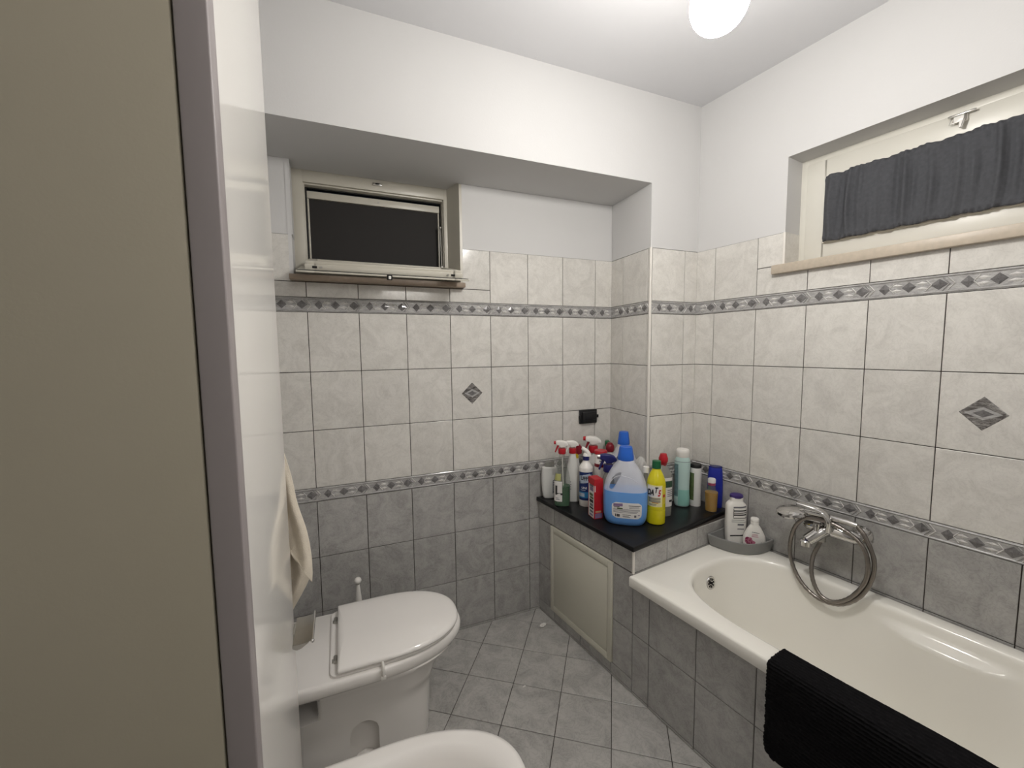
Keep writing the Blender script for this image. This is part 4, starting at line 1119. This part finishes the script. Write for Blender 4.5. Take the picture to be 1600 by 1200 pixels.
    # 13 crumpled clear wrapper pack
    t = thing('plastic_wrap', 'crumpled clear plastic wrapping between the jug and the corner column', 'wrapping', (1.398, -.388, ZT))
    bm = bmesh.new(); bmesh.ops.create_icosphere(bm, subdivisions=4, radius=1); rnd = random.Random(5)
    for v in bm.verts:
        d = v.co.normalized(); q = 1+.08*math.sin(7*d.x+2)*math.cos(6*d.z)+.06*math.sin(11*d.y+5*d.z)+rnd.uniform(-.012, .012)
        v.co = V((d.x*.031*q, d.y*.030*q, .138+math.copysign(abs(d.z)**.55, d.z)*.134))
    zz = min(v.co.z for v in bm.verts)
    for v in bm.verts: v.co.z -= zz
    mb = MB(); mb.bm(bm, WRAP, False); mb.build('wrapping', t)
    mb = MB(); mb.lathe([(.022, .0), (.024, .004), (.024, .18), (.015, .21), (.001, .212)], PALE, 20); mb.build('contents', t)
    # 14 small white-capped bottle
    t = bottle_root('bottle', 'small amber-brown bottle with a white cap, half hidden behind the yellow bottle', 1.376, -.448, 40, 0)
    t['label'] = 'small bottle with a white cap, half hidden between the blue jug and the yellow bottle'
    mb = MB(); mb.lathe([(.012, 0), (.0135, .003), (.0135, .17), (.009, .19), (.008, .214)], CLEARG, 22); mb.build('bottle_body', t)
    mb = MB(); cap(mb, .0135, .0135, .212, .238, PLW, 16); mb.build('cap', t)
    # 15 yellow bottle
    t = bottle_root('bleach_bottle', 'bright yellow bottle with green cap and lemon label, beside the blue jug', 1.384, -.506, 42, .08)
    t['label'] = 'bright yellow cleaning bottle with a green cap and DAT5 lettering'
    B = Bottle(smooth_prof([(0, .034, .034), (.004, .0385, .0385), (.010, .040, .040), (.060, .0402, .0402), (.062, .039, .039), (.066, .039, .039), (.068, .040, .040), (.104, .0402, .0402), (.170, .0400, .0400), (.195, .037, .037), (.220, .028, .028), (.240, .018, .018), (.246, .0145, .0145), (.255, .014, .014)], 3), 2.0, 48)
    mb = MB(); B.body(mb, YEL); mb.build('bottle_body', t)
    mb = MB(); cap(mb, .0185, .0175, .246, .279, GREENC, 22); mb.build('cap', t)
    mb = MB(); B.patch(mb, -1.25, .62, .083, .178, YLAB, .0005, 26, 3)
    B.patch(mb, -1.15, .45, .125, .172, LABW, .0008, 22, 3)
    for s, a, z, m, sz in (('D', -.80, .145, INK, .036), ('A', -.44, .146, INK, .036), ('T', -.06, .157, INK, .034), ('5', .27, .144, INKR, .038)):
        B.text(mb, s, sz, a, z, m, .0024, .15, .60)
    for s, z, m in (('LIMONE', .121, INKG), ('SGRASSA', .110, INKG)): B.lines(mb, -.85, .42, [z, z-.005], .0032, m, .0012, 2)
    B.lines(mb, -.5, .40, [.101], .003, mat('orange_print', (.55, .22, .02), .5), .0012); B.lines(mb, -.8, .2, [.094, .090], .002, INKG, .0012, 7)
    B.patch(mb, .66, 1.2, .095, .172, mat('yellow_print', (.62, .5, .03), .4, var=.3, scale=90), .0006); B.patch(mb, .7, 1.0, .125, .137, INKR, .0010)
    mb.build('label', t)
    # 16 white bottle with green print, red cap, behind yellow
    t = bottle_root('detergent_bottle', 'flat white bottle with dark green print and red cap, behind the yellow bottle', 1.472, -.452, 43, .55)
    B = Bottle(smooth_prof([(0, .036, .022), (.004, .040, .025), (.17, .041, .025), (.20, .036, .023), (.225, .020, .017), (.238, .0145, .0145)]), 2.8, 44)
    mb = MB(); B.body(mb, CLEARG); mb.build('bottle_body', t)
    mb = MB(); B.patch(mb, -1.2, 1.35, .045, .180, LABW, .0006, 26, 3); B.patch(mb, -.2, 1.25, .135, .165, mat('bottle_green_print', (.03, .07, .04), .4, var=.6, scale=90), .001)
    B.lines(mb, .1, 1.15, [.122, .113, .104, .095], .004, INKG, .001, 9); B.patch(mb, .3, .9, .066, .076, INK, .001); mb.build('label', t)
    mb = MB(); mb.lathe([(.0155, .234), (.0165, .246)], DRED, 24); mb.lathe([(.0165, .246), (.0205, .252), (.0205, .268), (.017, .278), (.014, .288), (.001, .289)], RED, 24); mb.build('cap', t)
    # 17 aqua bottle
    t = bottle_root('detergent_bottle', 'tall pale aqua bottle with a white cap, in front of the corner column', 1.640, -.400, 45, .05)
    B = Bottle(smooth_prof([(0, .029, .024), (.006, .034, .028), (.04, .036, .030), (.07, .034, .029), (.14, .0345, .029), (.205, .0365, .030), (.225, .035, .029), (.238, .030, .027), (.245, .026, .025)]), 2.3, 44)
    mb = MB(); B.body(mb, AQUA); mb.build('bottle_body', t)
    mb = MB(); mb.lathe([(.0275, .243), (.0285, .246), (.028, .258), (.0295, .262), (.0295, .276), (.027, .281), (.001, .282)], PLW, 32); mb.build('cap', t)
    mb = MB(); B.patch(mb, -1.7, -.5, .05, .21, mat('aqua_print', (.14, .24, .25), .4, var=.6, scale=70), .0006); B.patch(mb, -.48, 1.5, .006, .085, AQUAD, .0006, 18, 6); B.patch(mb, -1.5, 1.5, .2215, .2235, INKG, .0007, 26, 1)
    mb.build('label', t)
    # 18 round bottle with black cap
    t = bottle_root('lotion_bottle', 'off-white round bottle with black lid and green side print, next to the aqua bottle', 1.703, -.424, 47, .0)
    B = Bottle(smooth_prof([(0, .024, .024), (.004, .0265, .0265), (.10, .0268, .0268), (.178, .0262, .0262), (.190, .024, .024)]), 2, 36)
    mb = MB(); B.body(mb, PALE); mb.build('bottle_body', t)
    mb = MB(); mb.lathe([(.0255, .189), (.0255, .203), (.023, .207), (.001, .2075)], BLKP, 28); mb.build('lid', t)
    mb = MB(); B.patch(mb, -1.6, -.25, .03, .165, GREENP, .0006, 14, 8); mb.build('label', t)
    # 19 small amber bottle
    t = bottle_root('bottle', 'small clear bottle with amber liquid and grey cap, standing by the royal blue bottle', 1.716, -.508, 49, 0)
    B = Bottle(smooth_prof([(0, .025, .025), (.004, .0265, .0265), (.05, .0275, .0275), (.088, .029, .029), (.096, .027, .027), (.104, .019, .019), (.126, .0165, .0165)], 3), 2, 32)
    mb = MB(); B.body(mb, CLEAR); mb.build('bottle_body', t)
    mb = MB(); B.body(mb, OLIQ, .002, .090, -.0008); mb.build('liquid', t)
    mb = MB(); mb.lathe([(.0168, .124), (.0168, .136)], mat('pink_band', (.30, .05, .10), .4), 22); mb.lathe([(.0175, .136), (.0175, .152), (.015, .155), (.001, .156)], PALE, 22); mb.build('cap', t)
    # 20 blue flat bottle against the wall
    t = bottle_root('shampoo_bottle', 'royal blue flat bottle with small pale print, against the tiled wall', 1.772, -.478, 49, .1)
    B = Bottle(smooth_prof([(0, .030, .016), (.004, .033, .019), (.06, .0345, .020), (.13, .0335, .0195), (.175, .031, .018), (.188, .029, .017), (.196, .027, .015)]), 2.8, 40)
    mb = MB(); B.body(mb, BLUEB); mb.lathe([(.0295, .1945), (.0295, .199), (.027, .201), (.001, .2012)], NAVY, 26, ry=.58); mb.build('bottle_body', t)
    mb = MB(); B.patch(mb, -1.2, -.45, .050, .078, CLOUD, .0007); B.patch(mb, -1.1, -.5, .085, .105, mat('teal_print', (.03, .15, .15), .4), .0007); mb.build('label', t)
    # corner tray with two bottles
    tray()
def tray():
    cu, cv = .662, .650
    # outline in bath coordinates (along u, across v): corner at (cu, cv)
    def out(k, ins=0.0):
        pts = []
        r = .188-ins
        pts.append((cu+ins, cv-ins))
        a = [(cu+ins, cv-r+.004)]
        for i in range(25):
            th = PI/2*i/24
            n = 2.6; c, s = math.sin(th), math.cos(th)
            pts.append((cu+ins+(r-ins)*abs(c)**(2/n), cv-ins-(r-ins)*abs(s)**(2/n)))
        return [(AP.p(u, 0, 0) + VH*v) for u, v in pts]
    z0 = .5092
    c0 = AP.p(cu+.09, 0, 0)+VH*(cv-.09)
    t = thing('corner_tray', 'grey plastic corner tray on the bathtub rim, holding two white bottles', 'tray', (c0.x, c0.y, z0))
    def ring(ins, z): return [V((p.x-c0.x, p.y-c0.y, z)) for p in out(0, ins)]
    mb = MB()
    mb.loft([ring(.012, 0), ring(.008, .003), ring(.002, .038), ring(.0, .044), ring(.0, .050), ring(.002, .052), ring(.006, .051), ring(.007, .042), ring(.013, .006), ring(.03, .005)][::1], GREYP)
    mb.build('tray_body', t, 35)
    # white squarish bottle with purple lid
    t = bottle_root('shower_bottle', 'tall white bottle with purple lid and black lettering, in the grey corner tray', 1.745, -.618, 52, .36, z=.5146)
    B = Bottle(smooth_prof([(0, .036, .020), (.004, .040, .023), (.06, .0425, .0245), (.15, .0425, .0245), (.172, .040, .024), (.184, .030, .022), (.190, .026, .021), (.206, .026, .021)], 3), 3.4, 56)
    mb = MB(); B.body(mb, PLW); mb.build('bottle_body', t)
    mb = MB(); mb.lathe([(.0275, .204), (.0285, .210), (.0265, .217), (.018, .221), (.001, .222)], PURP, 30, ry=.85); mb.build('lid', t)
    mb = MB()
    B.patch(mb, -.25, .85, .163, .170, INKG, .0008, skew=.006)
    for z, h in ((.150, .006), (.140, .004), (.131, .006)): B.patch(mb, -.2, .78, z-h/2, z+h/2, INK, .0008, skew=.004)
    for a in (-.24, .82): B.patch(mb, a, a+.05, .118, .158, INK, .0009)
    B.patch(mb, -.24, .86, .115, .118, INK, .0009, skew=.004); B.lines(mb, -.4, .8, [.106, .098], .002, INKG, .0009); B.lines(mb, 0, .6, [.088, .084, .066], .004, INKG, .0009, 4)
    B.patch(mb, -.55, .45, .032, .038, INK, .0009, skew=.006)
    mb.build('label', t)
    t = bottle_root('lotion_bottle', 'small white pear-shaped bottle with a pink flower print, in the grey corner tray', 1.765, -.697, 53, .12, z=.5146)
    B = Bottle(smooth_prof([(0, .038, .016), (.004, .042, .019), (.03, .044, .0205), (.055, .041, .0205), (.085, .028, .018), (.102, .017, .0155), (.106, .0155, .0150), (.110, .0155, .015)], 4), 2.3, 48)
    mb = MB(); B.body(mb, PLW); mb.build('bottle_body', t)
    mb = MB(); mb.lathe([(.0165, .108), (.0165, .116), (.0155, .117), (.0165, .119), (.0165, .131), (.015, .133), (.001, .1335)], PLW, 26); mb.build('cap', t)
    mb = MB()
    B.patch(mb, -.3, .45, .073, .0755, INKG, .0008, skew=-.002); B.lines(mb, -.25, .4, [.066, .061, .056], .0018, PINK, .0008, 4)
    for a, z, r, m in ((-.62, .040, .011, MAG), (-.40, .036, .010, PINK), (-.70, .031, .009, PINK), (-.50, .028, .012, MAG), (-.2, .030, .009, PINK), (-.35, .045, .006, PINK)):
        ps = [B.pt(a+r*math.cos(2*PI*k/10)/.036, z+r*math.sin(2*PI*k/10), .0010) for k in range(10)]
        mb.add(ps, [list(range(10))], m)
    B.patch(mb, .48, .62, .028, .034, INKG, .0009)
    mb.build('label', t)
bottles()

# ------------------------------------------------------------------ light, camera, colour
w = bpy.data.worlds.new('night'); SC.world = w; w.use_nodes = True
w.node_tree.nodes['Background'].inputs[0].default_value = (.012, .014, .02, 1)
w.node_tree.nodes['Background'].inputs[1].default_value = .3

cam = bpy.data.cameras.new('camera'); co = bpy.data.objects.new('camera', cam); COL.objects.link(co)
yaw, pitch, roll, f = .3944, -.0838, -.0107, 648.86
cy, sy, cp, sp, cr, sr = math.cos(yaw), math.sin(yaw), math.cos(pitch), math.sin(pitch), math.cos(roll), math.sin(roll)
F = V((sy*cp, cy*cp, sp)); Rt = V((cy, -sy, 0)); U = Rt.cross(F)
R2 = Rt*cr+U*sr; U2 = U*cr-Rt*sr
Mx = Matrix((( R2.x, U2.x, -F.x, .1107), (R2.y, U2.y, -F.y, -1.9179), (R2.z, U2.z, -F.z, .0863+1.31), (0, 0, 0, 1)))
co.matrix_world = Mx
cam.sensor_fit = 'HORIZONTAL'; cam.sensor_width = 36; cam.lens = f*36/1600; cam.clip_start = .01
SC.camera = co
SC.view_settings.view_transform = 'Standard'; SC.view_settings.look = 'None'; SC.view_settings.gamma = 1
SC.view_settings.use_curve_mapping = False
SC.view_settings.exposure = 0.42
try:
    SC.cycles.max_bounces = 8; SC.cycles.diffuse_bounces = 5; SC.cycles.glossy_bounces = 4; SC.cycles.transparent_max_bounces = 16
    SC.cycles.sample_clamp_indirect = 6; SC.cycles.caustics_reflective = False; SC.cycles.caustics_refractive = False
    SC.cycles.use_denoising = True
except Exception: pass
